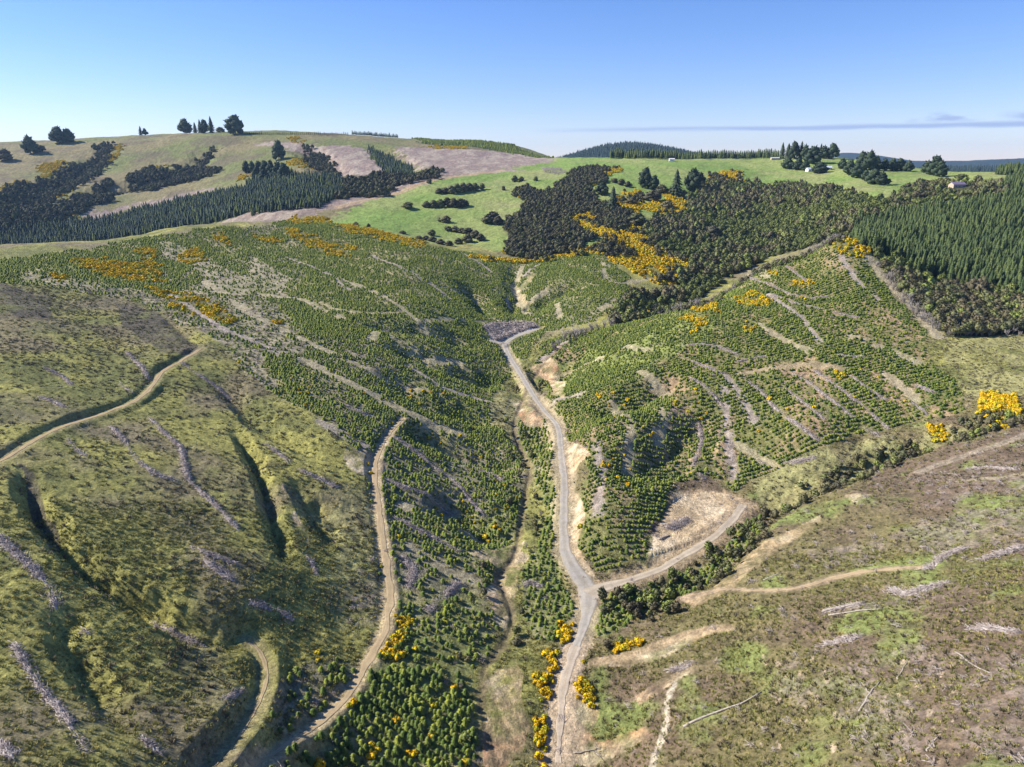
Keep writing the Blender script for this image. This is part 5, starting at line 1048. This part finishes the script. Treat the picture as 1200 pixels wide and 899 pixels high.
inst('stream_scrub', scatter(sm, 3.2, 3.2, .3, .5, 175, prob=lambda X, Y: .5 * (fbm(X, Y, 9, 2, 96) > .45) * free(X, Y)), [NT_[0], DT[0], NT_[2]], .25, .5, 'shrubs and dead stems along the stream bed', 'scrub', 176, tilt=.15)

# ------------------------------------------------------------------ buildings
def boxm(name, x0, x1, y0, y1, z0, z1, m):
    V = [(x, y, z) for z in (z0, z1) for x, y in ((x0, y0), (x1, y0), (x1, y1), (x0, y1))]
    return mesh(name, V, [(3, 2, 1, 0), (4, 5, 6, 7), (0, 1, 5, 4), (1, 2, 6, 5), (2, 3, 7, 6), (3, 0, 4, 7)], m)
def house(name, px, py, wd, dp, ht, rz, mw, mr, label, cat, rise=2.2, wins=3, rmin=600, door=True, chim=True):
    x, y = hit(px, py, rmin, 2300); e = ob(name, None, loc=(x, y, gz(x, y) - .3)); e.rotation_euler.z = rz; tag(e, label, cat)
    a, b_ = wd / 2, dp / 2
    V = [(-a, -b_, 0), (a, -b_, 0), (a, b_, 0), (-a, b_, 0), (-a, -b_, ht), (a, -b_, ht), (a, b_, ht), (-a, b_, ht), (-a, 0, ht + rise - .1), (a, 0, ht + rise - .1)]
    ob('wall', mesh('wall', V, [(0, 1, 5, 4), (2, 3, 7, 6), (1, 2, 6, 9, 5), (3, 0, 4, 8, 7), (3, 2, 1, 0)], mw), e)
    o_ = .5; k = rise / b_; V = []
    for q in (0, .18):
        V += [(-a - o_, -b_ - o_, ht - o_ * k + q), (a + o_, -b_ - o_, ht - o_ * k + q), (a + o_, 0, ht + rise + q), (-a - o_, 0, ht + rise + q), (a + o_, b_ + o_, ht - o_ * k + q), (-a - o_, b_ + o_, ht - o_ * k + q)]
    Fr = [(3, 2, 1, 0), (5, 4, 2, 3), (6, 7, 8, 9), (9, 8, 10, 11), (0, 1, 7, 6), (4, 5, 11, 10), (1, 2, 8, 7), (2, 4, 10, 8), (3, 0, 6, 9), (5, 3, 9, 11)]
    rf = ob('roof', mesh('roof', V, Fr, mr), e)
    if chim: ob('chimney', boxm('chimney', a * .4, a * .4 + .8, -.4, .4, ht + rise * .6, ht + rise + 1.1, M_brick), rf)
    for i in range(wins):
        wx = -a + wd * (i + .7) / (wins + .4); f = ob('window', boxm('window', wx - .8, wx + .8, -b_ - .06, -b_ - .003, 1.0, 2.2, M_wall), e); ob('pane', boxm('pane', wx - .65, wx + .65, -b_ - .09, -b_ - .063, 1.12, 2.08, M_glass), f)
    if door: ob('door', boxm('door', a * .78, a * .78 + .95, -b_ - .07, -b_ - .004, .3, 2.3, M_glass), e)
house('house', 950, 201, 12, 8, 3.4, .15, M_wall, M_roofg, 'pale house with a steel blue roof left of the round dark tree', 'house')
house('house', 969, 199, 11, 8, 3.2, -.2, M_wall, M_roofg, 'pale house with a grey roof right of the round dark tree', 'house')
house('house', 1121, 220, 13, 8, 3.6, .1, M_brick, M_roofp, 'house with a purple grey roof at the edge of the right pine forest', 'house', rmin=560)
house('farm_shed', 908, 187, 13, 6, 2.6, 0, M_brick, M_roofg, 'low cream farm building left of the tall dark stand', 'shed', 1.2, 2, chim=False)
house('farm_shed', 787, 189, 8, 5, 3.6, 0, M_wall, M_wall, 'small white shed on the paddock skyline in front of the pine belt', 'shed', 1.0, 1, chim=False, door=False)
house('farm_shed', 269, 156, 9, 6, 2.6, .2, M_wall, M_wall, 'white hut between the skyline bush and the large dark tree', 'shed', 1.2, 1, rmin=1100, chim=False, door=False)

# ------------------------------------------------------------------ fences
def fence(pts, label, rmin=42, rmax=2300, gap=3.5, ph=1.2):
    pl = W(pts, rmin=rmin, rmax=rmax, step=8); L = np.r_[0, np.cumsum(np.hypot(*np.diff(pl, axis=0).T))]; n = int(L[-1] / gap)
    tt = np.linspace(0, L[-1], n + 1); X = np.interp(tt, L, pl[:, 0]); Y = np.interp(tt, L, pl[:, 1]); Z = samp(H, X, Y); e = ob('post_and_wire_fence', None, loc=(X[0], Y[0], Z[0])); tag(e, label, 'fence')
    pm = boxm('post', -.09, .09, -.09, .09, -.3, ph, M_post)
    for i in range(min(n + 1, 100)): ob('post', pm, e, loc=(X[i] - X[0], Y[i] - Y[0], Z[i] - Z[0]))
    b = Buf()
    for i in range(n):
        for hh in (.35, .75, 1.1):
            p = np.array((X[i] - X[0], Y[i] - Y[0], Z[i] - Z[0] + hh)); q = np.array((X[i + 1] - X[0], Y[i + 1] - Y[0], Z[i + 1] - Z[0] + hh)); w2 = np.array((0, 0, .012))
            b.add([p - w2, q - w2, q + w2, p + w2], [(0, 1, 2), (0, 2, 3)])
    ob('wire', b.mesh('wire', M_post), e)
fence([(1004,288),(1018,303),(1030,319),(1045,337),(1060,353),(1080,373),(1100,396)], 'post and wire fence running down the right edge of the pine covered hill', rmax=460, gap=3)
fence([(812,203),(812,222)], 'fence running straight up the green paddock right of the pale strip', rmin=640, gap=4)
fence([(660,190),(700,189),(740,189),(780,189.5),(840,189),(900,189)], 'fence along the far edge of the green paddock under the pine belt', rmin=1000, gap=5)

# ------------------------------------------------------------------ air
hz = boxm('haze', -7500, 7500, -60, 11500, -120, 420, None)
mh = bpy.data.materials.new('haze'); mh.use_nodes = True; th_ = mh.node_tree; th_.nodes.clear()
oh = N(th_, 'ShaderNodeOutputMaterial'); vh = N(th_, 'ShaderNodeVolumePrincipled'); vh.inputs['Density'].default_value = 4e-5; vh.inputs['Color'].default_value = (.42, .66, 1, 1); vh.inputs['Anisotropy'].default_value = .2
th_.links.new(vh.outputs[0], oh.inputs['Volume']); hz.materials.append(mh)
tag(ob('haze', hz), 'thin blue air haze over the far hills', 'haze', kind='stuff')
